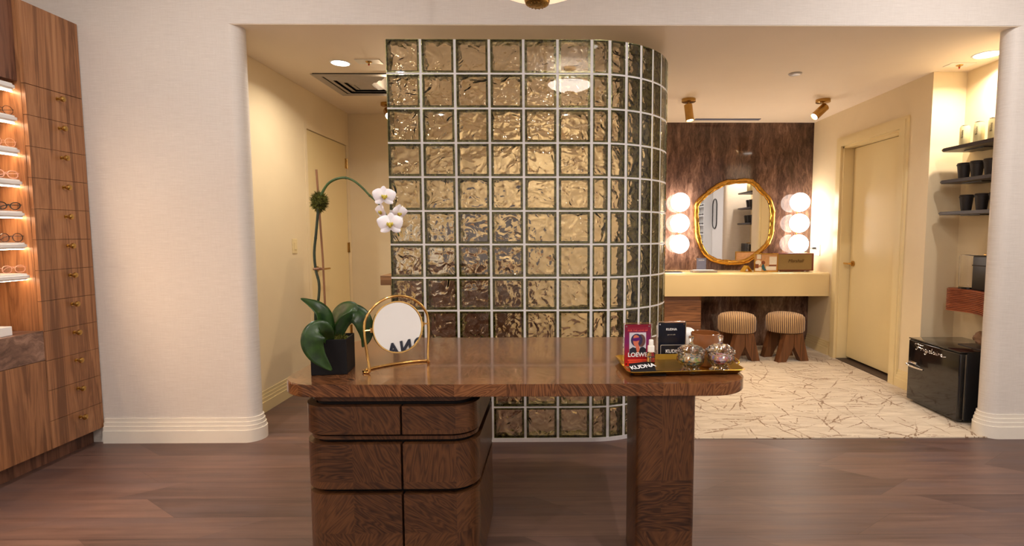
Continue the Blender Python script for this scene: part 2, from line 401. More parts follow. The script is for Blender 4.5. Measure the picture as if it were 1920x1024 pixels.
def text(name, s, size, mat, parent, M4, depth=.0004, shear=0, spacing=1.0, bold=0):
    cu = bpy.data.curves.new('txt', 'FONT'); cu.body = s; cu.size = size; cu.align_x = 'CENTER'; cu.align_y = 'CENTER'
    cu.extrude = depth; cu.shear = shear; cu.space_character = spacing; cu.offset = bold; cu.resolution_u = 4
    t = bpy.data.objects.new('txt', cu); COL.objects.link(t)
    bpy.context.view_layer.update()
    me = bpy.data.meshes.new_from_object(t.evaluated_get(bpy.context.evaluated_depsgraph_get()))
    bpy.data.objects.remove(t); bpy.data.curves.remove(cu)
    me.transform(M4); me.materials.clear(); me.materials.append(mat)
    o = bpy.data.objects.new(name, me); COL.objects.link(o); o.parent = parent; return o
FRONT = Matrix.Rotation(PI/2, 4, 'X')          # text upright, facing -Y

# ------------------------------------------------------------------ setting
D, C, H3 = 3.218, 2.5405, 3.3
XR, XL, XM, XW = 2.924, -2.133, 4.2, -3.22   # niche side walls, main-room side walls
YB = -4.6
WT = .13                                      # thickness of the wall between room and niche
bm = BM(); box(bm, XW-.1, XM+.1, YB, 6.05, -.1, 0); struct('floor', bm, M['floor'])
bm = BM(); prism(bm, [(.52, D), (XR, D), (XR+.26, D+.2), (XR+.26, 4.1), (XR, 4.1), (XR+.11, 4.42), (XR+.11, 5.3), (XR, 5.3), (XR, 5.96), (.82, 5.96), (.82, 3.75), (.72, 3.42)], .0, .006)
tag(obj('carpet', bm, M['carpet']), 'cream wall-to-wall carpet with scattered brown twig lines in front of the vanity', 'carpet')
bm = BM(); box(bm, XW-.1, XM+.1, YB-.1, D+.3, H3, H3+.1); struct('ceiling', bm, M['white_wall'])
bm = BM(); box(bm, XL-.1, 3.5, D+.003, 6.06, C, C+.08); o = struct('ceiling', bm, M['cream_ceiling'])
bm = BM(); box(bm, XW, XM, D, D+WT, C+.004, H3); struct('wall_lintel', bm, M['grass'])
# left wall end, rounded
def rounded_end(x_end, x_far, r, y0, y1):
    s = 1 if x_end > x_far else -1
    pts = [(x_far, y0)]
    for i in range(13):
        a = math.radians(-90+90*i/12); pts.append((x_end-s*r+s*r*math.cos(a), y0+r+r*math.sin(a)))
    for i in range(13):
        a = math.radians(90*i/12); pts.append((x_end-s*r+s*r*math.cos(a), y1-r+r*math.sin(a)))
    pts.append((x_far, y1)); return pts
bm = BM(); prism(bm, rounded_end(-1.8745, XW, .0649, D, D+WT), 0, C+.004); struct('wall_left', bm, M['grass'], smooth=True)
bm = BM(); prism(bm, rounded_end(2.758, XM, .0649, D, D+WT), 0, C+.004); struct('wall_right', bm, M['grass'], smooth=True)
def baseboard(bm, off, path_fn):
    for (z0, z1, d) in ((0, .078, .026), (.078, .104, .020), (.104, .128, .014), (.128, .152, .008)):
        path_fn(bm, d, z0, z1)
bm = BM(); baseboard(bm, 0, lambda b, d, z0, z1: prism(b, rounded_end(-1.8745+d, -2.81, .0649+d, D-d, D+WT+d), z0, z1)); struct('baseboard_left', bm, M['base'], smooth=True)
bm = BM(); baseboard(bm, 0, lambda b, d, z0, z1: prism(b, rounded_end(2.758-d, XM, .0649+d, D-d, D+WT+d), z0, z1)); struct('baseboard_right', bm, M['base'], smooth=True)
# main room shell
bm = BM(); box(bm, XW-.1, XW, YB, D+WT, 0, H3); struct('wall_left', bm, M['white_wall'])
bm = BM(); box(bm, XM, XM+.1, YB, D+WT, 0, H3); struct('wall_right', bm, M['white_wall'])
bm = BM(); box(bm, XW-.1, XM+.1, YB-.1, YB, 0, H3); struct('wall_rear', bm, M['white_wall'])
# niche walls
bm = BM()
d1a, d1b, d1h = 4.600, 5.462, 2.205
for a in ((D+WT, d1a, 0, C), (d1b, 5.53, 0, C), (d1a, d1b, d1h, C)): box(bm, XL-.1, XL, *a[:2], *a[2:])
struct('wall_niche_left', bm, M['cream'])
bm = BM(); box(bm, XL-.1, .95, 5.533, 5.96, 0, C); struct('wall_niche_back', bm, M['cream'])
bm = BM(); box(bm, .95, XR, 5.953, 6.05, 0, C); box(bm, .95, XR, 5.9525, 5.9535, 0, C); struct('wall_stone', bm, M['stone'])
bm = BM(); box(bm, 2.049, 2.0505, 5.9518, 5.954, 0, C); struct('trim_1', bm, M['threshold'])
d2a, d2b, d2h = 4.44, 5.335, 2.175
bm = BM()
for a in ((4.1, d2a, 0, C), (d2b, 6.0, 0, C), (d2a, d2b, d2h, C)): box(bm, XR, XR+.16, *a[:2], *a[2:])
struct('wall_niche_right', bm, M['cream'])
bm = BM(); box(bm, XR+.26, XR+.36, D+WT, 4.3, 0, C); box(bm, XR+.16, XR+.28, 4.1, 4.3, 0, C); struct('wall_nook', bm, M['cream'])
# niche baseboards
def straight(bm, x0, x1, y0, y1, side):
    for (z0, z1, d) in ((0, .078, .022), (.078, .104, .016), (.104, .128, .011), (.128, .152, .006)):
        if side == 'L': box(bm, x0, x0+d, y0, y1, z0, z1)
        elif side == 'R': box(bm, x0-d, x0, y0, y1, z0, z1)
        else: box(bm, x0, x1, y0-d, y0, z0, z1)
bm = BM(); straight(bm, XL, 0, D+WT, d1a-.04, 'L'); struct('baseboard_niche_left', bm, M['cream_semi'])
bm = BM(); straight(bm, XL+.02, .95, 5.533, 0, 'B'); struct('baseboard_niche_back', bm, M['cream_semi'])
bm = BM(); straight(bm, XR, 0, 4.10, d2a-.09, 'R'); straight(bm, XR, 0, d2b+.13, 5.95, 'R'); struct('baseboard_niche_right', bm, M['cream_semi'])
bm = BM(); straight(bm, XR+.26, 0, D+WT+.03, 4.09, 'R'); straight(bm, XR, XR+.24, 4.1, 0, 'B'); struct('baseboard_nook', bm, M['cream_semi'])
# door_1 flush in the left niche wall
bm = BM(); box(bm, XL-.05, XL-.004, d1a+.006, d1b-.006, .012, d1h-.006, .002); d1 = struct('door_1', bm, M['cream_semi'])
for z in (2.018, 1.16, .3):
    bm = BM(); box(bm, XL-.004, XL+.004, d1b-.035, d1b-.004, z-.05, z+.05, .001); tube(bm, [(XL+.006, d1b-.004, z-.052), (XL+.006, d1b-.004, z+.052)], .006, 8)
    obj('hinge', bm, M['brass'], d1, True)
bm = BM(); tube(bm, [(XL-.004, 4.70, .985), (XL+.012, 4.70, .985)], .026, 20); tube(bm, catmull([(XL+.012, 4.70, .985), (XL+.055, 4.70, .985), (XL+.062, 4.72, .985), (XL+.062, 4.83, .983)], 6), .009, 8)
obj('door_handle', bm, M['brass'], d1, True)
bm = BM(); box(bm, XL, XL+.004, d1a-.05, d1a-.003, 0, d1h+.05, .001); box(bm, XL, XL+.004, d1a-.003, d1b+.04, d1h+.003, d1h+.05, .001); struct('trim_2', bm, M['cream'])
# door_2 with casing in the right niche wall
bm = BM(); box(bm, XR+.10, XR+.145, d2a+.024, d2b-.024, .03, d2h-.024, .002); d2 = struct('door_2', bm, M['cream_semi'])
hb = XR+.10
bm = BM(); tube(bm, [(hb, 5.25, .995), (hb-.012, 5.25, .995)], .028, 24); obj('rosette', bm, M['brass'], d2, True)
bm = BM(); tube(bm, catmull([(hb-.012, 5.25, .995), (hb-.05, 5.25, .995), (hb-.058, 5.265, .995), (hb-.058, 5.36, .997)], 6), .009, 8); obj('door_handle', bm, M['gold'], d2, True)
bm = BM()
for (w, t, e) in ((.095, .018, .02), (.07, .025, .0)):
    box(bm, XR-t, XR, d2a-w, d2a-e-.0005, 0, d2h+w); box(bm, XR-t, XR, d2b+e+.0005, d2b+w, 0, d2h+w); box(bm, XR-t, XR, d2a-e-.0005, d2b+e+.0005, d2h+e+.0005, d2h+w)
box(bm, XR-.001, XR+.16, d2a, d2a+.02, 0, d2h); box(bm, XR-.001, XR+.16, d2b-.02, d2b, 0, d2h); box(bm, XR-.001, XR+.16, d2a, d2b, d2h-.02, d2h)
box(bm, XR+.145, XR+.16, d2a+.02, d2b-.02, 0, d2h-.02)
struct('trim_3', bm, M['cream_semi'])
bm = BM(); box(bm, XR-.01, XR+.145, d2a+.021, d2b-.021, .0065, .012); struct('trim_4', bm, M['threshold'])

# ------------------------------------------------------------------ glass block partition
GX0, GY, GR = -.995, 3.187, .56
FL = 6*.2032; AL = GR*PI/2; m8 = AL/8
def path(s, d=0):
    """s along the outer face, d inward; returns x, y"""
    if s <= FL: return (GX0+s, GY+d)
    if s <= FL+AL:
        a = (s-FL)/GR; return (GX0+FL+(GR-d)*math.sin(a), GY+GR-(GR-d)*math.cos(a))
    return (GX0+FL+GR-d, GY+GR+(s-FL-AL))
cells = [(k*.2032, (k+1)*.2032) for k in range(6)] + [(FL+k*m8, FL+(k+1)*m8) for k in range(8)] + [(FL+AL+k*.2032, FL+AL+(k+1)*.2032) for k in range(3)]
gz, mz, DP = .02, .2027, .08
part = thing('glass_block_partition', 'tall curved partition of wavy olive-tinted glass blocks with white mortar joints behind the desk', 'partition', (GX0, GY, 0))
def gob(name, bm, mat, smooth=False):
    bmesh.ops.translate(bm, vec=(-GX0, -GY, 0), verts=bm.verts[:]); return obj(name, bm, mat, part, smooth)
def hexa(bm, s0, s1, z0, z1, da, db, flat=None):
    v = []
    for d in (da, db):
        for (s, z) in ((s0, z0), (s1, z0), (s1, z1), (s0, z1)):
            x, y = path(s, d); v.append(bm.verts.new((x, y, z)))
    for k, f in enumerate(((0, 1, 2, 3), (7, 6, 5, 4), (0, 4, 5, 1), (1, 5, 6, 2), (2, 6, 7, 3), (3, 7, 4, 0))):
        fc = bm.faces.new([v[i] for i in f])
        if k == flat: fc.material_index = 1
pan = BM(); wav = BM(); rim = BM(); mor = BM()
def pane(bm, s0, s1, z0, z1, da, db, flip):
    hexa(bm, s0, s1, z0, z1, da, db)
for ci, (a, b) in enumerate(cells):
    j = .0075 if ci < 6 or ci >= 14 else .0095
    s0, s1 = a+j, b-j
    if ci == 0: s0 = a+.001
    for r in range(12):
        z0, z1 = gz+r*mz+.0055, gz+(r+1)*mz-.0055
        # front pane: smooth outer sheet, wavy inner face
        e = .004
        def sheet(bm, d0, d1, flat):  # slab with softened outer border
            n = 6 if ci < 6 else 3
            hexa(bm, s0+e, s1-e, z0+e, z1-e, d0, d1, flat)
        sheet(wav, .002, .011, 0)
        sheet(wav, DP-.011, DP-.002, 1)
        t = .014 if ci < 6 or ci >= 14 else .0105
        # rim tube between the panes (four bars)
        for (u0, u1, w0, w1) in ((s0, s0+t, z0, z1), (s1-t, s1, z0, z1), (s0+t, s1-t, z0, z0+t), (s0+t, s1-t, z1-t, z1)):
            hexa(rim, u0, u1, w0, w1, .0115, DP-.0115)
        # olive lip round the front and back face
        for (u0, u1, w0, w1) in ((s0, s0+e, z0, z1), (s1-e, s1, z0, z1), (s0+e, s1-e, z0, z0+e), (s0+e, s1-e, z1-e, z1)):
            hexa(rim, u0, u1, w0, w1, .0, .0115); hexa(rim, u0, u1, w0, w1, DP-.0115, DP)
SE = cells[-1][1]
ns = [i*.2032 for i in range(7)]+[FL+AL*i/32 for i in range(1, 33)]+[FL+AL+.2032*i for i in range(1, 4)]
for r in range(1, 12):
    zc = gz+r*mz
    for a, b in zip(ns, ns[1:]): hexa(mor, a, b, zc-.0055, zc+.0055, .003, DP-.003)
for a, b in cells[1:]:
    i = cells.index((a, b)); w = .0075 if i < 6 or i > 14 else .0095
    for r in range(12): hexa(mor, a-w, a+w, gz+r*mz+.0055, gz+(r+1)*mz-.0055, .0028, DP-.0028)
cur = BM()
for a, b in zip(ns, ns[1:]): hexa(cur, a, b, 0, gz+.0055, -.002, DP+.002)
gob('glass_panes', wav, M['wavy']).data.materials.append(M['clear']); gob('glass_rims', rim, M['rim']); gob('mortar_joints', mor, M['mortar']); gob('base_curb', cur, M['mortar'])

# ------------------------------------------------------------------ reception desk
dk = thing('reception_desk', 'large polished brown wood desk with rounded corners and a drawer pedestal', 'desk', (0, 0, 0), 0)
bm = BM(); fs = prism(bm, rrect(-1.018, .728, 1.848, 2.705, .15, 12), .714, .76)
es = [e for e in bm.edges if abs(e.verts[0].co.z-e.verts[1].co.z) < 1e-6]
bmesh.ops.bevel(bm, geom=es, offset=.003, segments=2, affect='EDGES')
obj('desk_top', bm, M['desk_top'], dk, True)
px0, px1, py0, py1 = -.932, -.285, 1.86, 2.42
bm = BM(); prism(bm, rrect(px0+.034, px1-.026, py0+.034, py1-.026, .07, 10), .0, .7138); obj('pedestal_core', bm, M['black_matte'], dk, True)  # core coloured black so the drawer gaps read as deep shade
def slab_part(z0, z1, name, xa, xb):
    # drawer front band: half of the rounded rectangle, split at the vertical groove
    o = rrect(px0, px1, py0, py1, .10, 12); i = rrect(px0+.030, px1-.022, py0+.030, py1-.022, .071, 12)
    bm = BM()
    n = len(o); keep = []
    def side(x, k): return x
    for k in range(n):
        a, b = o[k], o[(k+1) % n]; c, d = i[k], i[(k+1) % n]
        def clip(p, q):
            (x1, y1), (x2, y2) = p, q
            return x1, y1, x2, y2
        xs = (a[0], b[0])
        if max(xs) <= xa+1e-9 or min(xs) >= xb-1e-9:
            if abs(a[0]-b[0]) > 1e-9 or not (xa <= a[0] <= xb): continue
        def at(p, q, X):
            if abs(q[0]-p[0]) < 1e-9: return p
            t = (X-p[0])/(q[0]-p[0]); t = max(0, min(1, t)); return (X if 0 < t < 1 else (p if t == 0 else q)[0], p[1]+(q[1]-p[1])*t)
        def cl(p, q):
            P, Q = p, q
            if P[0] < xa: P = at(p, q, xa)
            if P[0] > xb: P = at(p, q, xb)
            if Q[0] < xa: Q = at(p, q, xa)
            if Q[0] > xb: Q = at(p, q, xb)
            return P, Q
        a2, b2 = cl(a, b); c2, d2_ = cl(c, d)
        v = [bm.verts.new((*p, z)) for z in (z0, z1) for p in (a2, b2, d2_, c2)]
        for f in ((0, 1, 2, 3), (7, 6, 5, 4), (0, 4, 5, 1), (1, 5, 6, 2), (2, 6, 7, 3), (3, 7, 4, 0)):
            try: bm.faces.new([v[q] for q in f])
            except ValueError: pass
    bmesh.ops.remove_doubles(bm, verts=bm.verts[:], dist=1e-5)
    bmesh.ops.dissolve_degenerate(bm, edges=bm.edges[:], dist=1e-6)
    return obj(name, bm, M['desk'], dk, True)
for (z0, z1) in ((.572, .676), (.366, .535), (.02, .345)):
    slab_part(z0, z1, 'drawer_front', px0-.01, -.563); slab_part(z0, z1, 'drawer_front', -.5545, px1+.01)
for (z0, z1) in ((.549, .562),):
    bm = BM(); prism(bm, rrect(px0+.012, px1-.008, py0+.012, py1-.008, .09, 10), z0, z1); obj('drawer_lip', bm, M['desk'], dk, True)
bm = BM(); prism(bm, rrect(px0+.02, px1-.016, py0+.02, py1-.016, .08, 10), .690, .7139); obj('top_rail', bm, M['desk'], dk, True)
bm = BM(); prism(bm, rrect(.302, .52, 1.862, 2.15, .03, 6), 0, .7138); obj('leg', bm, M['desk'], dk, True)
bm = BM(); box(bm, -.56, -.283, 1.93, 2.3, .694, .7135, .003); obj('cable_tray', bm, M['black'], dk)

# ------------------------------------------------------------------ things on the desk
TZ = .7602
# planter with orchid
pl = thing('potted_orchid', 'white orchid with drooping leaves in a black cube planter on the desk', 'plant', (-.874, 2.045, TZ), math.radians(8))
bm = BM(); box(bm, -.066, .066, -.066, .066, 0, .138, .002)
top = [f for f in bm.faces if f.normal.z > .9 and f.calc_area() > .01]
r = bmesh.ops.inset_region(bm, faces=top, thickness=.005); bmesh.ops.translate(bm, vec=(0, 0, -.012), verts=list({v for f in top for v in f.verts}))
obj('planter', bm, M['black_matte'], pl)
def mossball(cx, cy, cz, rx, rz, n, size, seed):
    bm = BM(); rr = random.Random(seed)
    bmesh.ops.create_icosphere(bm, subdivisions=3, radius=1, matrix=Matrix.Translation((cx, cy, cz)) @ Matrix.Diagonal((rx*.86, rx*.86, rz*.86, 1)))
    for v in bm.verts: v.co += (v.co-Vector((cx, cy, cz)))*(noise.noise(v.co*140)*.3)
    for k in range(n):
        th = rr.uniform(0, 2*PI); u = rr.uniform(-1, 1); s = math.sqrt(1-u*u)
        dn = Vector((s*math.cos(th), s*math.sin(th), u)); p = Vector((cx+rx*dn.x*.85, cy+rx*dn.y*.85, cz+rz*dn.z*.85))
        tip = p+(dn+Vector((rr.uniform(-1, 1), rr.uniform(-1, 1), rr.uniform(-1, 1)))*.8)*size
        sd = dn.cross(Vector((rr.random(), rr.random(), rr.random()))).normalized()*size*.22
        bm.faces.new([bm.verts.new(q) for q in (p-sd, p+sd, tip)])
    return bm
bm = BM(); 
for f in range(1): box(bm, -.06, .06, -.06, .06, .1, .1265)
obj('soil', bm, M['moss'], pl)
bm = mossball(.012, .0, .118, .05, .022, 500, .012, 3); obj('moss', bm, M['moss'], pl, recalc=False)
def W(x, y, z):  # world to planter frame
    c, s = math.cos(-math.radians(8)), math.sin(-math.radians(8)); X, Y = x+.874, y-2.045
    return Vector((X*c-Y*s, X*s+Y*c, z-TZ))
YO = 2.03
bm = BM(); tube(bm, [W(-.905, YO+.03, .87), W(-.907, YO+.025, 1.2), W(-.914, YO+.012, 1.548)], .0042, 8); obj('stake', bm, M['stake'], pl, True)
bm = BM(); pts = catmull([W(-.905, YO+.01, .87), W(-.928, YO, .93), W(-.932, YO, .99), W(-.918, YO, 1.05), W(-.914, YO, 1.11), W(-.925, YO, 1.165), W(-.928, YO, 1.23), W(-.919, YO, 1.30), W(-.909, YO, 1.38), W(-.902, YO, 1.43)], 5)
tube(bm, pts, .0052, 8)
for k in (10, 22, 34): bmesh.ops.create_icosphere(bm, subdivisions=1, radius=.0064, matrix=Matrix.Translation(pts[k]))
obj('stem', bm, M['stem_dark'], pl, True)
bm = BM(); pts = catmull([W(-.902, YO, 1.43), W(-.884, YO, 1.468), W(-.862, YO, 1.496), W(-.83, YO, 1.512), W(-.797, YO, 1.515), W(-.765, YO, 1.502), W(-.735, YO, 1.477), W(-.708, YO, 1.448), W(-.682, YO, 1.425), W(-.663, YO, 1.40), W(-.648, YO, 1.375), W(-.628, YO, 1.34), W(-.606, YO, 1.31), W(-.6, YO, 1.292)], 5)
tube(bm, pts, lambda i: .0052-.0022*i/len(pts), 8)
for k in (20, 35): bmesh.ops.create_icosphere(bm, subdivisions=1, radius=.006, matrix=Matrix.Translation(pts[k]))
tube(bm, [W(-.684, YO, 1.427), W(-.664, YO-.01, 1.436), W(-.65, YO-.02, 1.441)], .0016, 6)
obj('flower_stem', bm, M['stem'], pl, True)
c = W(-.906, YO+.01, 1.425); bm = mossball(c.x, c.y, c.z, .026, .037, 1100, .010, 9); obj('moss_ball', bm, M['moss'], pl, recalc=False)
bm = BM(); tube(bm, [W(-.932, YO-.004, 1.166), W(-.904, YO, 1.166)], .0052, 8); tube(bm, catmull([W(-.91, YO, 1.168), W(-.897, YO-.02, 1.171), W(-.885, YO-.02, 1.165)], 4), .0028, 6); obj('plant_clip', bm, M['stake'], pl, True)
def leaf(pts, wid, up0, name='leaf', fold=.25, twist=None):
    cs = catmull(pts, 7); N = len(cs); bm = BM(); rows = []
    up0 = Vector(up0)
    for i, p in enumerate(cs):
        t = i/(N-1); T = (cs[min(i+1, N-1)]-cs[max(i-1, 0)]).normalized()
        side = T.cross(up0)
        if side.length < 1e-3: side = Vector((1, 0, 0))
        side.normalize()
        if twist: side = Matrix.Rotation(twist*t, 3, T) @ side
        nn = side.cross(T).normalized()
        w = wid*max(.03, math.sin(PI*(t*.95+.05)**.85))**.75
        rows.append([p+side*w*u+nn*abs(u)**1.6*w*fold for u in (-1, -.66, -.33, 0, .33, .66, 1)])
    for lay in (0, 1):
        vs = [[bm.verts.new(q) for q in r_] for r_ in rows]
        for a, b in zip(vs, vs[1:]):
            for k in range(6): bm.faces.new((a[k], a[k+1], b[k+1], b[k]))
        break
    o = obj(name, bm, M['leaf'], pl, True)
    md = o.modifiers.new('th', 'SOLIDIFY'); md.thickness = .0016
    return o
leaf([W(-.868, 1.99, .885), W(-.868, 1.98, .925), W(-.873, 1.975, .964), W(-.880, 1.97, .999), W(-.897, 1.96, 1.026), W(-.918, 1.95, 1.044), W(-.943, 1.94, 1.062)], .036, (.6, -.75, .35), fold=.25, twist=.55)
leaf([W(-.872, 2.02, .885), W(-.859, 2.015, .945), W(-.834, 2.0, .985), W(-.802, 1.985, 1.012), W(-.765, 1.975, 1.022), W(-.745, 1.97, 1.010)], .036, (-.45, -.75, .6), fold=.22)
leaf([W(-.865, 2.06, .885), W(-.842, 2.07, .955), W(-.810, 2.08, .984), W(-.775, 2.08, .965), W(-.757, 2.08, .92), W(-.757, 2.08, .88), W(-.770, 2.075, .848)], .038, (.25, -.95, .3), fold=.15)
leaf([W(-.862, 1.99, .890), W(-.864, 1.955, .930), W(-.876, 1.93, .944), W(-.889, 1.915, .925), W(-.892, 1.912, .893), W(-.880, 1.915, .856), W(-.858, 1.92, .824), W(-.833, 1.93, .792)], .041, (.05, -.95, .25), fold=.15)
def flower(c, rz, rx, s):
    R = Matrix.Translation(c) @ Matrix.Rotation(rz, 4, 'Z') @ Matrix.Rotation(rx, 4, 'X')
    bm = BM()
    def petal(ang, L, Wd, lift):
        n, mm = 7, 5; g = []
        for i in range(n+1):
            t = i/n; w = Wd*math.sin(PI*(t*.95+.03))**.55
            row = []
            for jx in range(-mm, mm+1):
                u = jx/mm
                x = u*w; z = t*L-abs(u)**2*w*.15; y = -lift*math.sin(t*1.8)*L+abs(u)**2*w*.35
                ca, sa = math.cos(ang), math.sin(ang)
                row.append(bm.verts.new(R @ Vector((x*ca+z*sa, y, -x*sa+z*ca))))
            g.append(row)
        for a, b in zip(g, g[1:]):
            for k in range(2*mm): bm.faces.new((a[k], a[k+1], b[k+1], b[k]))
    for a in (0, math.radians(128), math.radians(-128)): petal(a, .036*s, .013*s, .1)
    for a in (math.radians(72), math.radians(-72)): petal(a, .040*s, .023*s, .28)
    f = obj('flower', bm, M['petal'], pl, True, recalc=False)
    b2 = BM(); bmesh.ops.create_icosphere(b2, subdivisions=2, radius=.006*s, matrix=R @ Matrix.Translation((0, -.009*s, -.003*s)) @ Matrix.Diagonal((1, 1.1, 1.4, 1)))
    for sg in (-1, 1): bmesh.ops.create_icosphere(b2, subdivisions=2, radius=.004*s, matrix=R @ Matrix.Translation((sg*.007*s, -.011*s, 0)) @ Matrix.Diagonal((.7, 1, 1.4, 1)))
    obj('flower_lip', b2, M['lip'], f, True)
flower(W(-.640, 1.985, 1.440), .35, -.1, 1.12); flower(W(-.655, 2.01, 1.385), -.95, .15, .95)
flower(W(-.600, 2.02, 1.380), .9, .3, 1.0); flower(W(-.610, 1.965, 1.336), -.1, -.12, 1.25)

# vanity mirror on the desk
mr = thing('tabletop_mirror', 'small round mirror tilting in an arched brass wire stand on the desk', 'mirror', (-.630, 2.08, TZ))
A, B = Vector((-.098, -.085, 0)), Vector((.108, .082, 0))       # feet, left and right
nx = Vector((.647, -.762, 0)); ax = (B-A).normalized(); mid = (A+B)/2
def fp(u, z, n=0): return mid+ax*u+Vector((0, 0, z))+nx*n
rt = .0052
prof = [fp(-.118, .012), fp(-.124, .06), fp(-.130, .12), fp(-.134, .165)]
arc = [fp(-.135*math.cos(a), .165+.128*math.sin(a), -.01) for a in [PI*k/12 for k in range(1, 12)]]
pts = [fp(-.1, rt, -.055), fp(-.045, rt, -.068), fp(.02, rt, -.07)]
loop = [fp(-.130, rt, .0), fp(-.132, rt, -.028), fp(-.11, rt, -.052), fp(-.06, rt, -.062), fp(0, rt, -.068), fp(.06, rt, -.062), fp(.115, rt, -.05), fp(.135, rt, -.026), fp(.130, rt, 0)]
loop = [fp(-.122, .02, .004), fp(-.124, rt+.001, .002), fp(-.134, rt, -.012), fp(-.13, rt, -.032), fp(-.1, rt, -.05), fp(-.04, rt, -.062), fp(.04, rt, -.062), fp(.1, rt, -.05), fp(.13, rt, -.032), fp(.134, rt, -.012), fp(.124, rt+.001, .002), fp(.122, .02, .004)]
full = catmull(loop+[fp(.126, .07, -.002), fp(.133, .14, -.006)]+arc[::-1]+[fp(-.133, .14, -.006), fp(-.126, .07, -.002)], 6, True)
bm = BM(); tube(bm, full, rt, 10, True); obj('stand', bm, M['gold'], mr, True)
TILT = math.radians(9)
Mz = Matrix.Translation(fp(0, .168, -.004)) @ Matrix(((ax.x, -nx.x, 0, 0), (ax.y, -nx.y, 0, 0), (0, 0, 1, 0), (0, 0, 0, 1))) @ Matrix.Rotation(-TILT, 4, 'X')
rot = Mz @ Matrix.Rotation(PI/2, 4, 'X')     # local z -> towards nx (front)
bm = BM(); lathe(bm, [(.1, -.004), (.104, -.004), (.104, .005), (.1, .005), (.0985, .002), (.0985, 0), (.1, -.004)], 64, cap=False)
bmesh.ops.transform(bm, matrix=rot, verts=bm.verts[:]); obj('mirror_rim', bm, M['gold'], mr, True)
bm = BM(); lathe(bm, [(.0, -.003), (.1, -.003), (.1, .001), (.0, .001)], 64); bmesh.ops.transform(bm, matrix=rot, verts=bm.verts[:]); obj('mirror_glass', bm, M['mirror'], mr, True)
for sg in (-1, 1):
    bm = BM(); tube(bm, [fp(sg*.106, .168, -.004), fp(sg*.134, .168, -.006)], .0032, 8)
    c = fp(sg*.108, .168, -.004); tube(bm, [c+Vector((0, 0, -.009)), c+Vector((0, 0, .009))], .0055, 10); obj('pivot', bm, M['gold'], mr, True)

# gold tray
ty = math.radians(4.2)
TR = Matrix.Translation((.497, 2.085, TZ)) @ Matrix.Rotation(ty, 4, 'Z')
tray = thing('gold_tray', 'rectangular gold metal tray with flared rim on the right end of the desk', 'tray', (.497, 2.085, TZ), ty)
bm = BM()
def ringp(w, h, r, z): return [(x, y, z) for x, y in rrect(-w, w, -h, h, r, 5)]
rings = [ringp(.205, .115, .015, .0), ringp(.212, .122, .018, .002), ringp(.228, .138, .025, .018), ringp(.232, .142, .027, .020), ringp(.230, .140, .026, .0215), ringp(.224, .134, .023, .019), ringp(.209, .119, .017, .0045), ringp(.203, .113, .015, .003)]
vr = [[bm.verts.new(p) for p in rg] for rg in rings]
for a, b in zip(vr, vr[1:]):
    for k in range(len(a)): bm.faces.new((a[k], a[(k+1) % len(a)], b[(k+1) % len(a)], b[k]))
bm.faces.new(vr[0][::-1]); bm.faces.new(vr[-1])
obj('tray_body', bm, M['tray_gold'], tray, True)
for sg in (-1, 1):
    bm = BM(); tube(bm, catmull([(sg*.229, -.06, .022), (sg*.236, -.055, .03), (sg*.238, 0, .034), (sg*.236, .055, .03), (sg*.229, .06, .022)], 5), .0035, 8); obj('handle', bm, M['tray_gold'], tray, True)
ZT = TZ+.0035
def stand_sign(name, label, loc, rz, w, h, t=.012):
    s = thing(name, label, 'sign', loc, rz)
    bm = BM(); box(bm, -w/2, w/2, 0, t, 0, h, .001); obj('acrylic_block', bm, M['clearp'], s)
    return s
def flat(name, parent, mat, polys, y=-.0006, th=.0004):
    bm = BM()
    for p in polys: prism(bm, p, y-th, y, 'y')
    return obj(name, bm, mat, parent)
def rect(x0, x1, z0, z1): return [(x0, z0), (x1, z0), (x1, z1), (x0, z1)]
def circ(cx, cz, rx, rz=None, n=20, a0=0, a1=360): 
    rz = rz or rx; return [(cx+rx*math.cos(math.radians(a0+(a1-a0)*i/n)), cz+rz*math.sin(math.radians(a0+(a1-a0)*i/n))) for i in range(n+(0 if a1-a0 == 360 else 1))]
lw = stand_sign('poster_stand', 'acrylic stand holding a magenta poster of a person in a visor above white lettering', (.335, 2.075, ZT), math.radians(4), .115, .178)
flat('poster', lw, M['poster'], [rect(-.0535, .0535, .004, .174)])
flat('portrait_backdrop', lw, M['p_white'], [rect(-.034, .034, .055, .141)], -.001)
pf = flat('portrait_hair', lw, M['p_hair'], [circ(-.004, .110, .024, .026)], -.0014)
flat('portrait_hair_side', lw, M['p_hair2'], [circ(.014, .108, .018, .026)], -.0013)
flat('portrait_skin', lw, M['p_skin'], [[(-.016, .128), (-.006, .132), (.004, .126), (.006, .108), (.002, .096), (.006, .085), (.010, .070), (0, .056), (-.006, .066), (-.008, .084), (-.013, .088), (-.017, .096), (-.0195, .107), (-.018, .118)]], -.0018)
flat('portrait_visor', lw, M['p_visor'], [[(-.022, .118), (.004, .121), (.012, .117), (.010, .110), (-.006, .106), (-.021, .107)]], -.0022)
flat('portrait_jacket', lw, M['p_jacket'], [[(-.034, .055), (-.002, .055), (-.007, .078), (-.02, .082), (-.033, .074)], [(.002, .055), (.034, .055), (.034, .074), (.022, .083), (.011, .08)]], -.0022)
text('lettering', 'LOEWE', .024, M['ink_white'], lw, Matrix.Translation((0, -.003, .050)) @ FRONT, bold=.0006)
text('lettering', 'FOR THE LOVE OF', .0098, M['p_orange'], lw, Matrix.Translation((0, -.0012, .149)) @ FRONT)
flat('text_line', lw, M['p_orange'], [rect(-.04, .04, .026, .031), rect(-.036, .036, .018, .023)], -.001)
flat('text_line', lw, M['p_orange'], [rect(-.042, .042, .1585, .1590)], -.001)
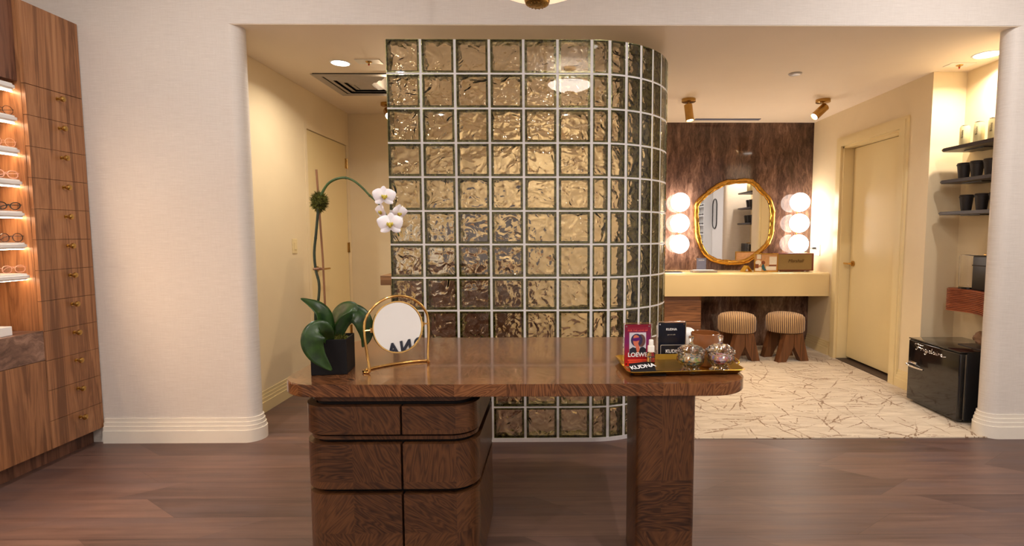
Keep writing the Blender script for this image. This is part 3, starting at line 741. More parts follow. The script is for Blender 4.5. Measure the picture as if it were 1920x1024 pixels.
for (x, z) in ((-.046, .166), (.046, .166), (-.046, .013), (.046, .013)):
    bm = BM(); tube(bm, [(x, .012, z), (x, -.002, z)], .0032, 12); obj('magnet', bm, M['chrome'], lw, True)
ks = stand_sign('counter_sign', 'larger dark navy acrylic sign with white lettering standing behind the gold tray', (.515, 2.262, TZ), math.radians(2), .128, .155, .02)
flat('sign_print', ks, M['navy'], [rect(-.060, .060, .004, .151)])
text('lettering', 'KUDNA', .0135, M['ink_white'], ks, Matrix.Translation((-.002, -.0012, .122)) @ FRONT, bold=.0003)
text('small_lettering', 'get sun safe', .0075, M['ink_grey'], ks, Matrix.Translation((-.002, -.0012, .099)) @ FRONT)
for (x, z) in ((-.053, .144), (.053, .144)):
    bm = BM(); tube(bm, [(x, .02, z), (x, -.002, z)], .003, 12); obj('magnet', bm, M['chrome'], ks, True)
kp = stand_sign('small_counter_sign', 'small black sign with white rim just in front of the navy sign, behind the tray', (.520, 2.243, TZ), math.radians(2), .118, .058, .008)
flat('sign_rim', kp, M['ink_grey'], [rrect(-.059, .059, .001, .058, .006, 4)])
flat('sign_print', kp, M['navy'], [rrect(-.0565, .0565, .003, .0555, .005, 4)], -.001)
text('lettering', 'KUDNA', .0205, M['ink_white'], kp, Matrix.Translation((0, -.0015, .029)) @ FRONT, bold=.0005)
# spray bottle
sb = thing('spray_bottle', 'small clear spray bottle with white pump in front of the magenta poster', 'bottle', (.382, 2.035, ZT))
bm = BM(); lathe(bm, [(0, 0), (.0155, 0), (.0165, .003), (.0165, .066), (.012, .073), (.0095, .076), (0, .076)], 28); obj('bottle_body', bm, M['crystal'], sb, True)
bm = BM(); lathe(bm, [(0, .0015), (.0145, .0015), (.0145, .05), (0, .05)], 24); obj('liquid', bm, M['liquid'], sb, True)
bm = BM(); lathe(bm, [(.0135, .072), (.0135, .094), (.0125, .096), (.0095, .0965), (.009, .118), (.008, .1195), (0, .1195)], 24); obj('pump_cap', bm, M['plastic_white'], sb, True)
bm = BM(); lathe(bm, [(.0171, .012), (.0171, .058)], 24); tape = obj('bottle_label', bm, M['p_skin'], sb, True); 
bpy.data.objects.remove(tape)
# dark cards
def card(name, label, loc, rz, rx, w, d, txt):
    s = thing(name, label, 'cloth', loc, rz, None); s.rotation_euler = (rx, 0, rz)
    bm = BM(); n = 12; th = .0016; g = []
    hz = lambda u, v: .002*math.sin(u*5+1)*v+.0015*math.sin(v*6)
    for lay in (0, 1):
        g.append([[bm.verts.new(((i/n-.5)*w+(j/n-.5)*.02, (j/n)*d, hz(i/n-.5, j/n)+lay*th)) for j in range(n+1)] for i in range(n+1)])
    for lay in (0, 1):
        for i in range(n):
            for j in range(n): bm.faces.new((g[lay][i][j], g[lay][i+1][j], g[lay][i+1][j+1], g[lay][i][j+1]))
    for i in range(n):
        for (a, b) in (((i, 0), (i+1, 0)), ((i, n), (i+1, n)), ((0, i), (0, i+1)), ((n, i), (n, i+1))):
            bm.faces.new((g[0][a[0]][a[1]], g[0][b[0]][b[1]], g[1][b[0]][b[1]], g[1][a[0]][a[1]]))
    obj('cloth_sheet', bm, M['black_matte'], s)
    if txt: text('lettering', txt, .031, M['ink_white'], s, Matrix.Translation((.002, .042, .0052)) @ Matrix.Rotation(.1, 4, 'Z'), spacing=.95, bold=.0005)
    return s
card('folded_cloth', 'black folded cloth with white lettering propped up in the front left of the tray', (.350, 1.955, ZT+.004), math.radians(14), math.radians(20), .105, .075, 'KUDNA')
card('folded_cloth', 'plain black folded cloth lying flat under the lettered one in the tray', (.365, 1.945, ZT+.0005), math.radians(-4), 0, .135, .06, None)
# crystal jars
def jar(label, loc, fill, fl, rz):
    j = thing('candy_jar', label, 'jar', loc, rz, None)
    sc = lambda a, z: (.07*math.cos(8*a) if z > .02 else .09*math.cos(8*a+.4))*(1 if (z < .082) else .5)
    bm = BM(); lathe(bm, [(0, 0), (.036, 0), (.040, .004), (.037, .010), (.027, .016), (.029, .022), (.042, .034), (.051, .048), (.051, .062), (.046, .070), (.054, .077), (.053, .081), (.048, .081), (.044, .07), (.047, .062), (.047, .05), (.038, .037), (.024, .026), (0, .024)], 48, mod=sc)
    obj('jar_body', bm, M['crystal'], j)
    bm = BM(); lathe(bm, [(0, .083), (.046, .082), (.053, .084), (.050, .090), (.047, .089), (.040, .099), (.026, .106), (.0115, .110), (.008, .114), (.0065, .121), (.0105, .134), (.0105, .140), (.007, .143), (0, .143)], 40, mod=lambda a, z: .06*math.cos(10*a) if z < .1 else 0)
    obj('jar_lid', bm, M['crystal'], j)
    bm = BM(); bmesh.ops.create_icosphere(bm, subdivisions=3, radius=1, matrix=Matrix.Translation(Vector(loc)+Vector((0, 0, .052))) @ Matrix.Diagonal((.040, .040, .024, 1)))
    for v in bm.verts: v.co += (v.co-Vector(loc)-Vector((0, 0, .052)))*noise.noise(v.co*70)*.15
    o = obj('wrapped_candy', bm, fill, None, True); tag(o, fl, 'candy'); o['kind'] = 'stuff'
    return j
jar('left scalloped crystal jar with lid holding greenish sweets on the tray', (.529, 1.992, ZT), M['candy1'], 'yellow and green sweets filling the left crystal jar', 0)
jar('right scalloped crystal jar with lid holding pink sweets on the tray', (.647, 2.003, ZT), M['candy2'], 'pink and red sweets filling the right crystal jar', .3)
# amber tumbler
ct = thing('candle_tumbler', 'amber glass candle tumbler behind the crystal jars on the tray', 'candle', (.620, 2.118, ZT))
bm = BM(); lathe(bm, [(0, 0), (.052, 0), (.0565, .004), (.0575, .02), (.0575, .131), (.056, .1325), (.0545, .131), (.0545, .085), (0, .085)], 48); obj('tumbler', bm, M['amber'], ct, True)
bm = BM(); lathe(bm, [(0, .0852), (.0538, .0852), (.0538, .092), (0, .092)], 40); wax = obj('wax', bm, M['amber_in'], ct, True)
bm = BM(); tube(bm, [(0, 0, .0915), (.001, 0, .104)], .001, 6); obj('wick', bm, M['black'], wax)
# white tub behind sign
wt = thing('white_jar', 'white round-topped tub peeking out behind the navy sign', 'jar', (.600, 2.335, TZ))
bm = BM(); lathe(bm, [(0, 0), (.036, 0), (.038, .003), (.038, .075), (.037, .08)], 32); obj('tub', bm, M['plastic_white'], wt, True)
bm = BM(); lathe(bm, [(.0385, .08), (.0385, .09), (.034, .105), (.02, .115), (0, .118)], 32); obj('lid', bm, M['white'], wt, True)

# ------------------------------------------------------------------ left cabinet wall
CX = -2.816
cb = thing('eyewear_display_cabinet', 'tall walnut wall cabinet with lit display bay and a column of small drawers', 'cabinet', (-2.95, 2.2, 0))
def cbo(name, bm, mat, parent=None, smooth=False):
    bmesh.ops.translate(bm, vec=(2.95, -2.2, 0), verts=bm.verts[:]); return obj(name, bm, mat, parent or cb, smooth)
YS, YE, YN = 2.875, 3.213, .6
bm = BM(); box(bm, XW+.005, CX-.022, YS, YE, .1, 2.535); cbo('side_column_carcass', bm, M['walnut'])
bm = BM(); box(bm, XW+.005, CX-.07, YN, YE, 0, .1); cbo('toe_kick', bm, M['walnut_dark'])
zl = [2.103]+[2.103-.1665-.168*k for k in range(11)]+[.103]
zl = [2.103, 1.939, 1.773, 1.606, 1.439, 1.271, 1.101, .932, .764, .598, .429, .256, .098]
bm = BM(); box(bm, CX-.021, CX, YS+.001, YE, 2.105, 2.535, .001); cbo('top_door', bm, M['walnut'])
for a, b in zip(zl, zl[1:]):
    bm = BM(); box(bm, CX-.021, CX, YS+.001, YE, b+.001, a-.001, .0008); dr = cbo('drawer_front', bm, M['walnut'])
    zc = (a+b)/2+.045 if a < 2 else (a+b)/2+.045
    bm = BM(); yk, zk = 3.057, a-.038
    T = Matrix.Translation((CX, yk, zk)) @ Matrix.Rotation(PI/2, 4, 'Y')
    lathe(bm, [(0, 0), (.011, 0), (.011, .003), (.006, .005), (.006, .016), (.012, .021), (.0165, .029), (.015, .037), (.008, .042), (0, .043)], 20, mat=T)
    bmesh.ops.translate(bm, vec=(2.95, -2.2, 0), verts=bm.verts[:]); obj('knob', bm, M['brass'], dr, True)
bm = BM(); box(bm, XW+.005, XW+.02, YN, YS-.001, .772, 2.1); cbo('back_panel', bm, M['walnut'])
bm = BM(); box(bm, XW+.005, CX-.036, YN, YS-.001, 2.112, 2.535, .001); cbo('upper_fascia', bm, M['walnut_dark'])
bm = BM(); box(bm, XW+.02, CX, YN, YS-.001, .606, .770, .0015); cbo('stone_counter', bm, M['stone_matte'])
for k in range(4):
    y1 = YS-.001-k*.57
    bm = BM(); box(bm, CX-.021, CX, y1-.567, y1, .098, .604, .001); cbo('cabinet_door', bm, M['walnut'])
bm = BM(); box(bm, XW+.02, CX-.022, YN, YS-.001, .1, .605); cbo('lower_carcass', bm, M['walnut_dark'])
for k, zt in enumerate([2.092, 1.925, 1.757, 1.590, 1.423, 1.256, 1.089]):
    pts = [(XW+.021, YN), (-2.838, YN)]
    for i in range(7):
        a = math.radians(90*i/6); pts.append((-2.868+.03*math.cos(a), YS-.012-.03+.03*math.sin(a)))
    pts.append((XW+.021, YS-.012))
    bm = BM(); prism(bm, pts, zt-.033, zt)
    es = [e for e in bm.edges if abs(e.verts[0].co.z-e.verts[1].co.z) < 1e-6 and min(e.verts[0].co.x, e.verts[1].co.x) > XW+.1]
    bmesh.ops.bevel(bm, geom=es, offset=.009, segments=3, affect='EDGES'); sh = cbo('display_shelf', bm, M['white'], smooth=True)
    bm = BM(); box(bm, -2.890, -2.880, YN+.02, YS-.003, zt-.0375, zt-.0332); bmesh.ops.translate(bm, vec=(2.95, -2.2, 0), verts=bm.verts[:]); obj('light_strip', bm, M['led'], sh)
bm = BM(); box(bm, -3.1, -2.852, 2.56, 2.747, .7705, .818, .002); tag(obj('white_box', bm, M['white']), 'flat white box on the stone counter of the left cabinet', 'box')

# eyeglasses
def glasses(label, loc, rz, mf, shape, th=.0016):
    g = thing('eyeglasses', label, 'eyeglasses', loc, rz, None)
    rings = []
    for sg in (-1, 1):
        cx = sg*.034; pts = []
        for i in range(28):
            a = 2*PI*i/28; e = .8 if shape == 'square' else 1
            ca, sa = math.cos(a), math.sin(a)
            x = .025*math.copysign(abs(ca)**e, ca); z = (.0185 if shape != 'round' else .0225)*math.copysign(abs(sa)**e, sa)
            if shape == 'cat': z += max(0, sg*x)*.22
            pts.append(Vector((cx+x, -.003*abs(cx+x)/.06, .026+z)))
        bm = BM(); tube(bm, pts, th, 8, True); r = obj('rim', bm, mf, g, True)
        bm = BM(); f = bm.faces.new([bm.verts.new(p) for p in pts]); e = bmesh.ops.extrude_face_region(bm, geom=[f]); bmesh.ops.translate(bm, vec=(0, .0012, 0), verts=[v for v in e['geom'] if isinstance(v, bmesh.types.BMVert)]); obj('lens', bm, M['clearp'], r)
        bm = BM(); tube(bm, catmull([(sg*.059, 0, .034), (sg*.066, 0, .034), (sg*.0675, .01, .034), (sg*.066, .09, .032), (sg*.063, .12, .014)], 5), th*1.05, 6); obj('temple', bm, mf, g, True)
    bm = BM(); tube(bm, catmull([(-.0095, 0, .03), (0, -.002, .034), (.0095, 0, .03)], 4), th, 6); obj('bridge', bm, mf, g, True)
    return g
M['tort'] = plain('tortoise_acetate', srgb(58, 30, 26), .2, var=.6, scale=90, coat=.5)
M['pinkf'] = plain('clear_pink_acetate', srgb(226, 176, 156), .2, var=.1)
M['thinm'] = plain('thin_dark_metal', srgb(60, 46, 44), .3, .8)
frames = [(1.925, M['thinm'], 'round', .0013, 'thin dark round metal eyeglasses on the second white shelf of the left cabinet'),
          (1.757, M['pinkf'], 'round', .0012, 'pale thin-rimmed eyeglasses on the third white shelf of the left cabinet'),
          (1.590, M['pinkf'], 'square', .0026, 'pinkish clear eyeglasses with dark temples on the fourth white shelf'),
          (1.423, M['black'], 'cat', .0026, 'bold black cat-eye eyeglasses on the fifth white shelf'),
          (1.256, M['tort'], 'round', .0021, 'dark tortoiseshell round eyeglasses on the sixth white shelf'),
          (1.089, M['pinkf'], 'square', .0016, 'clear pinkish rectangular eyeglasses on the lowest white shelf')]
for zt, mf, shp, th, lb in frames:
    glasses(lb, (-2.876, 2.800, zt+.0005), math.radians(90), mf, shp, th)

# ------------------------------------------------------------------ pendant and ceiling fittings
def pendant(label, x, y, z, k=1.0, shade=None):
    p = thing('pendant_lamp', label, 'lamp', (x, y, z), 0, None); p.scale = (k, k, 1)
    bm = BM(); lathe(bm, [(0, 0), (.030, .002), (.047, .01), (.052, .022), (.052, .03), (0, .03)], 40, mod=None); 
    for k in range(14):
        a = 2*PI*k/14; bmesh.ops.create_icosphere(bm, subdivisions=1, radius=.0025, matrix=Matrix.Translation((.034*math.cos(a), .034*math.sin(a), .003)))
    obj('finial', bm, M['brass'], p, True)
    bm = BM(); lathe(bm, [(.05, .027), (.1, .047), (.16, .073), (.2, .093), (.222, .115), (.219, .119), (.197, .099), (.158, .079), (.1, .053), (.05, .033), (.05, .027)], 64, cap=False)
    obj('glass_shade', bm, shade or M['shade_on'], p, True)
    bm = BM(); tube(bm, [(.222*math.cos(2*PI*k/48), .222*math.sin(2*PI*k/48), .118) for k in range(48)], .004, 6, True); obj('rim', bm, M['brass'], p, True)
    bm = BM(); lathe(bm, [(.012, .03), (.012, H3-z-.03), (.06, H3-z-.025), (.06, H3-z)], 20); obj('stem', bm, M['brass'], p, True)
pendant('brass pendant lamp with shallow glowing glass shade hanging over the desk', -.068, 2.2, 2.222)
pendant('larger glowing pendant lamp added out of view farther back, for its reflection in the glass blocks', .19, -.1, 2.98, 1.2, emit('added_pendant_shade', (1, .90, .80), 20))  # added unseen pendant; supplies the bright reflection in the glass blocks
def light(name, typ, loc, rot, energy, color, **kw):
    l = bpy.data.lights.new(name, typ); l.energy = energy; l.color = color
    for k, v in kw.items(): setattr(l, k, v)
    o = bpy.data.objects.new(name, l); COL.objects.link(o); o.location = loc; o.rotation_euler = rot; return o
ROOM = (1, .93, .89); NICHE = (1, .73, .46)
mainl = [(-1.9, 1.9), (.9, .7), (2.35, 2.05), (-1.9, -.3), (.2, -.5), (2.35, -.3), (.2, -2.6), (-1.9, -2.6), (2.35, -2.6)]
M['lampdisc'] = emit('lit_lens', (1, .93, .86), 9)
def downlight(x, y, z, r, energy, color, label, group=None, spread=150):
    p = thing('downlight', label, 'light', (x, y, z), 0, group)
    bm = BM(); lathe(bm, [(r, -.004), (r*1.14, -.004), (r*1.18, 0), (r, 0), (r, -.004)], 40, cap=False); bm2 = bm; obj('trim_ring', bm2, M['white'], p, True)
    bm = BM(); lathe(bm, [(0, -.0015), (r, -.0015), (r, 0), (0, 0)], 40); obj('lens', bm, M['lampdisc'], p, True)
    l = light('downlight_source', 'AREA', (0, 0, -.006), (0, 0, 0), energy, color, shape='DISK', size=r*.8); l.parent = p
    l.data.spread = math.radians(spread)
for i, (x, y) in enumerate(mainl):
    downlight(x, y, H3, .07, 18 if i == 0 else 29, ROOM, 'recessed downlight in the high ceiling of the main room', 'main room downlights', 180)
downlight(-1.554, 3.921, C, .063, 11.5, (1, .88, .74), 'recessed round downlight in the low ceiling left of the glass partition')
downlight(-.15, 4.95, C, .063, 11, (1, .82, .62), 'added unseen downlight in the low ceiling, brightening the space behind the glass partition')  # added lamp, no visible source; brightens the wall seen through the glass
downlight(3.012, 3.707, C, .078, 12, (1, .84, .66), 'recessed round downlight above the black shelves in the corner')

def spot(label, x, y, tip, lit, energy, group='brass ceiling spotlights'):
    s = thing('ceiling_spotlight', label, 'light', (x, y, C), 0, None)
    bm = BM(); lathe(bm, [(0, -.028), (.060, -.028), (.064, -.025), (.064, 0), (0, 0)], 36); obj('ceiling_plate', bm, M['brass'], s, True)
    bm = BM(); tube(bm, [(0, 0, -.028), (0, 0, -.075)], .007, 10); obj('swivel_stem', bm, M['brass'], s, True)
    d = Vector(tip).normalized(); c0 = Vector((0, 0, -.085)); a, b = c0-d*.035, c0+d*.115
    q = d.to_track_quat('Z', 'Y').to_matrix().to_4x4()
    bm = BM(); lathe(bm, [(0, 0), (.036, 0), (.038, .002), (.038, .15), (.034, .15), (.034, .135), (0, .135)], 32, mat=Matrix.Translation(a) @ q)
    hd = obj('lamp_head', bm, M['brass'], s, True)
    bm = BM(); lathe(bm, [(0, .1352), (.032, .1352), (.032, .139), (0, .139)], 24, mat=Matrix.Translation(a) @ q); obj('bulb', bm, M['lamp_on'], hd)
    l = light('spotlight_source', 'SPOT', a+d*.155, (-d).to_track_quat('Z', 'Y').to_euler(), energy, NICHE, spot_size=math.radians(95), spot_blend=.6, shadow_soft_size=.03); l.parent = s
spot('brass ceiling spotlight nearest the glass partition, pointing down', 1.245, 4.93, (.11, -.12, -1), True, 62)
spot('brass ceiling spotlight tilted to the left near the door wall', 2.50, 4.94, (-.62, -.1, -.55), True, 68)
spot('brass ceiling spotlight glaring from behind the left edge of the glass partition', -1.585, 5.10, (.45, -1, -.62), True, 30)
# vent
vt = thing('ceiling_vent', 'square grey ceiling air diffuser with nested louvres left of the glass partition', 'vent', (-1.57, 4.48, C))
bm = BM(); box(bm, -.3, .3, -.315, .315, -.004, 0); obj('backing', bm, M['black_matte'], vt)
def sqring(bm, h0, h1, z0, z1):
    a = [bm.verts.new((x*h0, y*h0, z0)) for x, y in ((-1, -1), (1, -1), (1, 1), (-1, 1))]; b = [bm.verts.new((x*h1, y*h1, z1)) for x, y in ((-1, -1), (1, -1), (1, 1), (-1, 1))]
    a2 = [bm.verts.new(v.co+Vector((0, 0, .003))) for v in a]; b2 = [bm.verts.new(v.co+Vector((0, 0, .003))) for v in b]
    for k in range(4):
        n = (k+1) % 4
        for f in ((a[k], a[n], b[n], b[k]), (a2[n], a2[k], b2[k], b2[n]), (a[n], a[k], a2[k], a2[n]), (b[k], b[n], b2[n], b2[k])): bm.faces.new(f)
bm = BM(); sqring(bm, .317, .255, -.010, -.010); obj('frame', bm, M['grey_metal'], vt)
for h in (.245, .185, .125): 
    bm = BM(); sqring(bm, h, h-.05, -.006, -.022); obj('louvre', bm, M['grey_metal'], vt)
bm = BM(); box(bm, -.068, .068, -.068, .068, -.02, -.016); obj('centre_plate', bm, M['grey_metal'], vt)
bm = BM(); box(bm, 1.53, 2.24, 5.745, 5.815, C-.005, C-.0005); tag(obj('slot_vent', bm, M['screen']), 'long narrow slot vent in the ceiling above the round gold mirror', 'vent')
def plate(label, x, y):
    p = thing('ceiling_detector', label, 'detector', (x, y, C))
    bm = BM(); box(bm, -.09, .09, -.05, .05, -.004, -.0005, .002); obj('cover_plate', bm, M['plastic_white'], p)
    bm = BM(); lathe(bm, [(0, -.02), (.006, -.02), (.008, -.012), (.02, -.008), (.024, -.004), (0, -.004)], 20); obj('sprinkler_head', bm, M['brass'], p, True)
    bm = BM(); bmesh.ops.create_icosphere(bm, subdivisions=2, radius=.006, matrix=Matrix.Translation((0, 0, -.024))); obj('red_bulb', bm, plain('red_bulb', srgb(190, 40, 20), .2), p, True)
plate('small ceiling sprinkler plate beside the square air diffuser', -1.335, 3.885); plate('small ceiling sprinkler plate with red dot beside the corner downlight', 2.99, 3.93)
bm = BM(); lathe(bm, [(0, -.012), (.03, -.012), (.045, -.009), (.05, -.004), (.05, 0), (0, 0)], 32, c=(1.876, 4.152, C)); tag(obj('smoke_detector', bm, M['grey_metal'], None, True), 'small round grey sprinkler cap in the middle of the low ceiling', 'detector')
# light switch
sw = thing('light_switch', 'cream light switch plate on the left niche wall before the flush door', 'switch', (XL, 4.315, 1.2))
bm = BM(); box(bm, 0, .007, -.038, .038, -.06, .06, .003); obj('switch_plate', bm, M['cream_semi'], sw)
bm = BM(); box(bm, .007, .012, -.016, .016, -.03, .03, .002); obj('rocker', bm, M['cream_semi'], sw)

# ------------------------------------------------------------------ vanity wall
CF = 5.50
vc = thing('vanity_counter', 'thick cream lacquered floating vanity counter under the round gold mirror', 'counter', (1.93, CF, 0))
bm = BM()
pr = [(CF, .635), (CF, .855)]+[(CF+.03-.03*math.cos(math.radians(a)), .855+.03*math.sin(math.radians(a))) for a in (22, 45, 67, 90)]+[(5.951, .885), (5.951, .635)]
pr = [(y-CF, z) for y, z in pr]
prism(bm, [(y, z) for y, z in pr], .952-1.93, XR-1.93-.001, 'x'); obj('counter_slab', bm, M['counter'], vc, True)
dw = thing('vanity_drawer_unit', 'walnut drawer box hanging under the left end of the cream counter', 'cabinet', (1.3, 5.55, 0))
bm = BM(); prism(bm, rrect(-.34, .285, 0, .38, .04, 6), .02, .634); obj('cabinet_body', bm, M['drawer_wood'], dw, True)
for (z0, z1) in ((.36, .585), (.1, .352)):
    bm = BM(); box(bm, -.3, .27, -.016, .002, z0, z1, .003); obj('drawer_front', bm, M['drawer_wood'], dw)
# irregular mirror
WMP = [(145,310),(215,235),(310,165),(400,120),(500,105),(610,100),(680,130),(740,195),(810,260),(850,370),(852,480),(845,600),(815,690),(745,760),(660,830),(580,865),(480,870),(380,862),(290,835),(215,770),(175,690),(150,600),(138,480),(135,380)]
def wm(x, y):   # outline traced in mirror-plane units (m), origin at mirror centre
    return ((x-493)/5.12*.00615, -(y-487)/5.12*.00612)
MC = (2.035, 5.925, 1.428)
wmr = thing('wall_mirror', 'large irregular round mirror with hammered gold frame on the brown stone wall', 'mirror', MC)
cen = catmull([(wm(*p)[0], 0, wm(*p)[1]) for p in WMP], 6, True)
bm = BM(); rr = random.Random(4); rad = [.030+.008*noise.noise(Vector((i*.23, 3.1, 0)))+.004*noise.noise(Vector((i*.9, 0, 1))) for i in range(len(cen))]
rad[-1] = rad[-2] = rad[0]
tube(bm, cen, lambda i: rad[i], 12, True)
for v in bm.verts: v.co += Vector((noise.noise(v.co*35), noise.noise(v.co*35+Vector((9, 0, 0))), noise.noise(v.co*35+Vector((0, 9, 0)))))*.006
obj('mirror_frame', bm, M['old_gold'], wmr, True)
bm = BM(); prism(bm, [(p.x, p.z) for p in cen[::2]], -.002, .004, 'y'); obj('mirror_glass', bm, M['mirror'], wmr)
bm = BM(); prism(bm, [(p.x*.8, p.z*.8) for p in cen[::4]], .004, .026, 'y'); obj('back_mount', bm, M['black'], wmr)
# globe sconces
def sconce(label, x, y):
    s = thing('globe_sconce', label, 'wall lamp', (x, y, 1.415), 0, None)
    bm = BM(); lathe(bm, [(0, 0), (.056, 0), (.06, .004), (.06, .016), (0, .016)], 40, mat=Matrix.Rotation(PI/2, 4, 'X')); bmesh.ops.translate(bm, vec=(0, .016, 0), verts=bm.verts[:]); obj('wall_plate', bm, M['brass'], s, True)
    bm = BM(); tube(bm, [(0, .0, 0), (0, -.04, 0)], .012, 12); tube(bm, [(0, -.035, -.24), (0, -.035, .24)], .0075, 12); obj('brass_bar', bm, M['brass'], s, True)
    for dz in (.232, 0, -.232):
        bm = BM(); bmesh.ops.create_uvsphere(bm, u_segments=32, v_segments=20, radius=.104, matrix=Matrix.Translation((0, -.10, dz))); obj('opal_globe', bm, M['globe'], s, True)
sconce('three-globe brass sconce left of the gold mirror beside the glass partition', 1.40, 5.935)
sconce('three-globe brass sconce right of the gold mirror above the speaker', 2.735, 5.935)
# stools
def stool(label, loc, rz):
    s = thing('round_stool', label, 'stool', loc, rz, 'striped vanity stools')
    bm = BM(); lathe(bm, [(0, .285), (.14, .285), (.178, .292), (.19, .31), (.192, .40), (.186, .438), (.165, .462), (.12, .476), (.06, .482), (0, .484)], 64)
    st_ = obj('seat', bm, M['stripe'], s, True); st_.rotation_euler = (0, 0, math.radians(-34))
    for a in (0, PI):
        for sg in (-1, 1):
            bm = BM()
            # splayed board, outer at floor, meeting at the top
            P = [(sg*.002, .2845), (sg*.095, .2845), (sg*.175, 0), (sg*.085, 0), (sg*.004, .15)]
            if sg < 0: P = P[::-1]
            prism(bm, P, -.155, -.085, 'y'); bmesh.ops.transform(bm, matrix=Matrix.Rotation(a, 4, 'Z'), verts=bm.verts[:]); obj('leg', bm, M['stool_wood'], s)
    return s
s1 = stool('striped round stool with splayed wooden legs, the left of the two under the vanity', (1.885, 5.33, .0061), math.radians(14))
dup(s1, (2.385, 5.33, .0061), math.radians(12), 'striped round stool with splayed wooden legs, the right one next to the door wall')
# counter objects
ZC = .8852
sp = thing('bluetooth_speaker', 'brown leather speaker with tan grille and script logo at the right end of the vanity', 'speaker', (2.625, 5.66, ZC+.008))
bm = BM(); box(bm, -.203, .203, 0, .13, 0, .193, .006); obj('speaker_case', bm, M['leather'], sp, True)
bm = BM(); box(bm, -.188, .178, -.004, .0, .012, .18, .001); gr = obj('grille', bm, M['grille'], sp)
text('lettering', 'Marshall', .05, M['gold_ink'], gr, Matrix.Translation((0, -.0055, .108)) @ FRONT, depth=.001, shear=.35)
for x in (-.17, .12):
    bm = BM(); lathe(bm, [(0, -.008), (.014, -.008), (.014, 0.0005), (0, .0005)], 16, c=(x, .03, 0)); obj('foot', bm, M['chrome'], sp)
bm = BM(); box(bm, .05, .16, .04, .09, .193, .197); obj('control_strip', bm, M['tray_gold'], sp)
pf = thing('photo_frame', 'small gold-framed picture of an interior left of the speaker on the vanity', 'picture', (2.29, 5.62, ZC))
bm = BM(); 
for a in ((-.128, .128, 0, .008), (-.128, .128, .192, .2), (-.128, -.12, .008, .192), (.12, .128, .008, .192)): box(bm, a[0], a[1], -.004, .012, a[2], a[3], .001)
obj('frame', bm, M['tray_gold'], pf)
flat('picture', pf, M['tan'], [rect(-.12, .12, .008, .192)], .006, .002)
flat('picture_cream_shapes', pf, M['tan2'], [rect(.035, .115, .08, .165), circ(-.085, .1, .032, .028), rect(-.1, -.055, .14, .19), rect(-.118, -.05, .01, .05), rect(.0, .11, .02, .06)], .003)
flat('picture_brown_shapes', pf, M['brown'], [rect(-.118, -.08, .04, .085), circ(-.03, .1, .02), rect(.03, .112, .06, .075), rect(-.055, -.05, .13, .19)], .0024)
flat('picture_teal_figure', pf, M['teal'], [[(-.05, .06), (-.035, .085), (-.02, .075), (-.01, .04), (.01, .015), (-.02, .012), (-.04, .03)]], .0018)
bm = BM(); prism(bm, [(-.06, .002), (-.05, 0), (.05, 0), (.06, .002), (.04, .06), (.012, .075), (-.005, .073)], 0, .006, 'y')
bm.free()
tk = thing('gold_trinket', 'small gold triangular trinket holder between the mirror and the picture frame', 'ornament', (2.085, 5.64, ZC), .3)
bm = BM()
for (A_, B_) in (((-.05, .004), (0, .066)), ((0, .066), (.05, .004)), ((-.05, .004), (.05, .004))):
    dx, dz = B_[0]-A_[0], B_[1]-A_[1]; L = math.hypot(dx, dz); nx_, nz_ = -dz/L*.004, dx/L*.004
    prism(bm, [(A_[0]-nx_, A_[1]-nz_), (B_[0]-nx_, B_[1]-nz_), (B_[0]+nx_, B_[1]+nz_), (A_[0]+nx_, A_[1]+nz_)], -.03, .04, 'y')
obj('triangular_shell', bm, M['tray_gold'], tk)
bm = BM(); lathe(bm, [(0, .008), (.018, .008), (.02, .012), (.012, .03), (0, .034)], 16); obj('ring_cone', bm, M['plastic_white'], tk, True)
ac = thing('info_stand', 'small dark acrylic sign standing at the left end of the vanity', 'sign', (1.605, 5.68, ZC))
bm = BM(); box(bm, -.062, .062, 0, .01, 0, .152, .001); obj('acrylic_block', bm, M['clearp'], ac)
flat('sign_print', ac, M['screen'], [rect(-.052, .05, .006, .147)])
text('lettering', 'KUDNA', .018, M['ink_white'], ac, Matrix.Translation((0, -.0012, .125)) @ FRONT)
at = thing('acrylic_tray', 'flat clear acrylic tray lying in front of the small dark sign', 'tray', (1.60, 5.575, ZC))
bm = BM(); prism(bm, rrect(-.135, .135, -.05, .05, .008, 4), 0, .022); obj('tray_block', bm, glassmat('frosted_acrylic', srgb(240, 240, 246), .35, 1.4), at)
bm = BM(); prism(bm, rrect(-.11, .11, -.04, .04, .008, 4), .022, .026); obj('tray_lid', bm, M['paper'], at)
bm = BM(); prism(bm, rrect(1.17, 1.37, 5.56, 5.70, .004, 3), ZC, ZC+.006); tag(obj('dark_folder', bm, M['black']), 'thin dark folder lying on the vanity against the glass partition', 'folder')
# outlet
ol = thing('wall_outlet', 'white wall outlet with a black plug beside the speaker', 'outlet', (XR, 5.78, 1.115))
bm = BM(); box(bm, -.008, 0, -.06, .06, -.062, .062, .003); obj('outlet_plate', bm, M['plastic_white'], ol)
bm = BM(); box(bm, -.012, -.008, -.033, -.012, -.045, .045, .001); box(bm, -.012, -.008, .012, .033, -.045, .045, .001); obj('socket', bm, M['white'], ol)
pg = thing('plug_and_cord', 'black plug and cord running from the outlet down behind the speaker', 'cord', (XR-.012, 5.80, 1.135))
bm = BM(); box(bm, -.035, 0, -.012, .012, -.012, .012, .003); obj('plug', bm, M['black'], pg)
bm = BM(); tube(bm, catmull([(-.03, 0, 0), (-.07, .005, -.004), (-.085, .03, -.03), (-.09, .04, -.1), (-.10, .04, -.17)], 6), .0035, 6); obj('cord', bm, M['black'], pg, True)

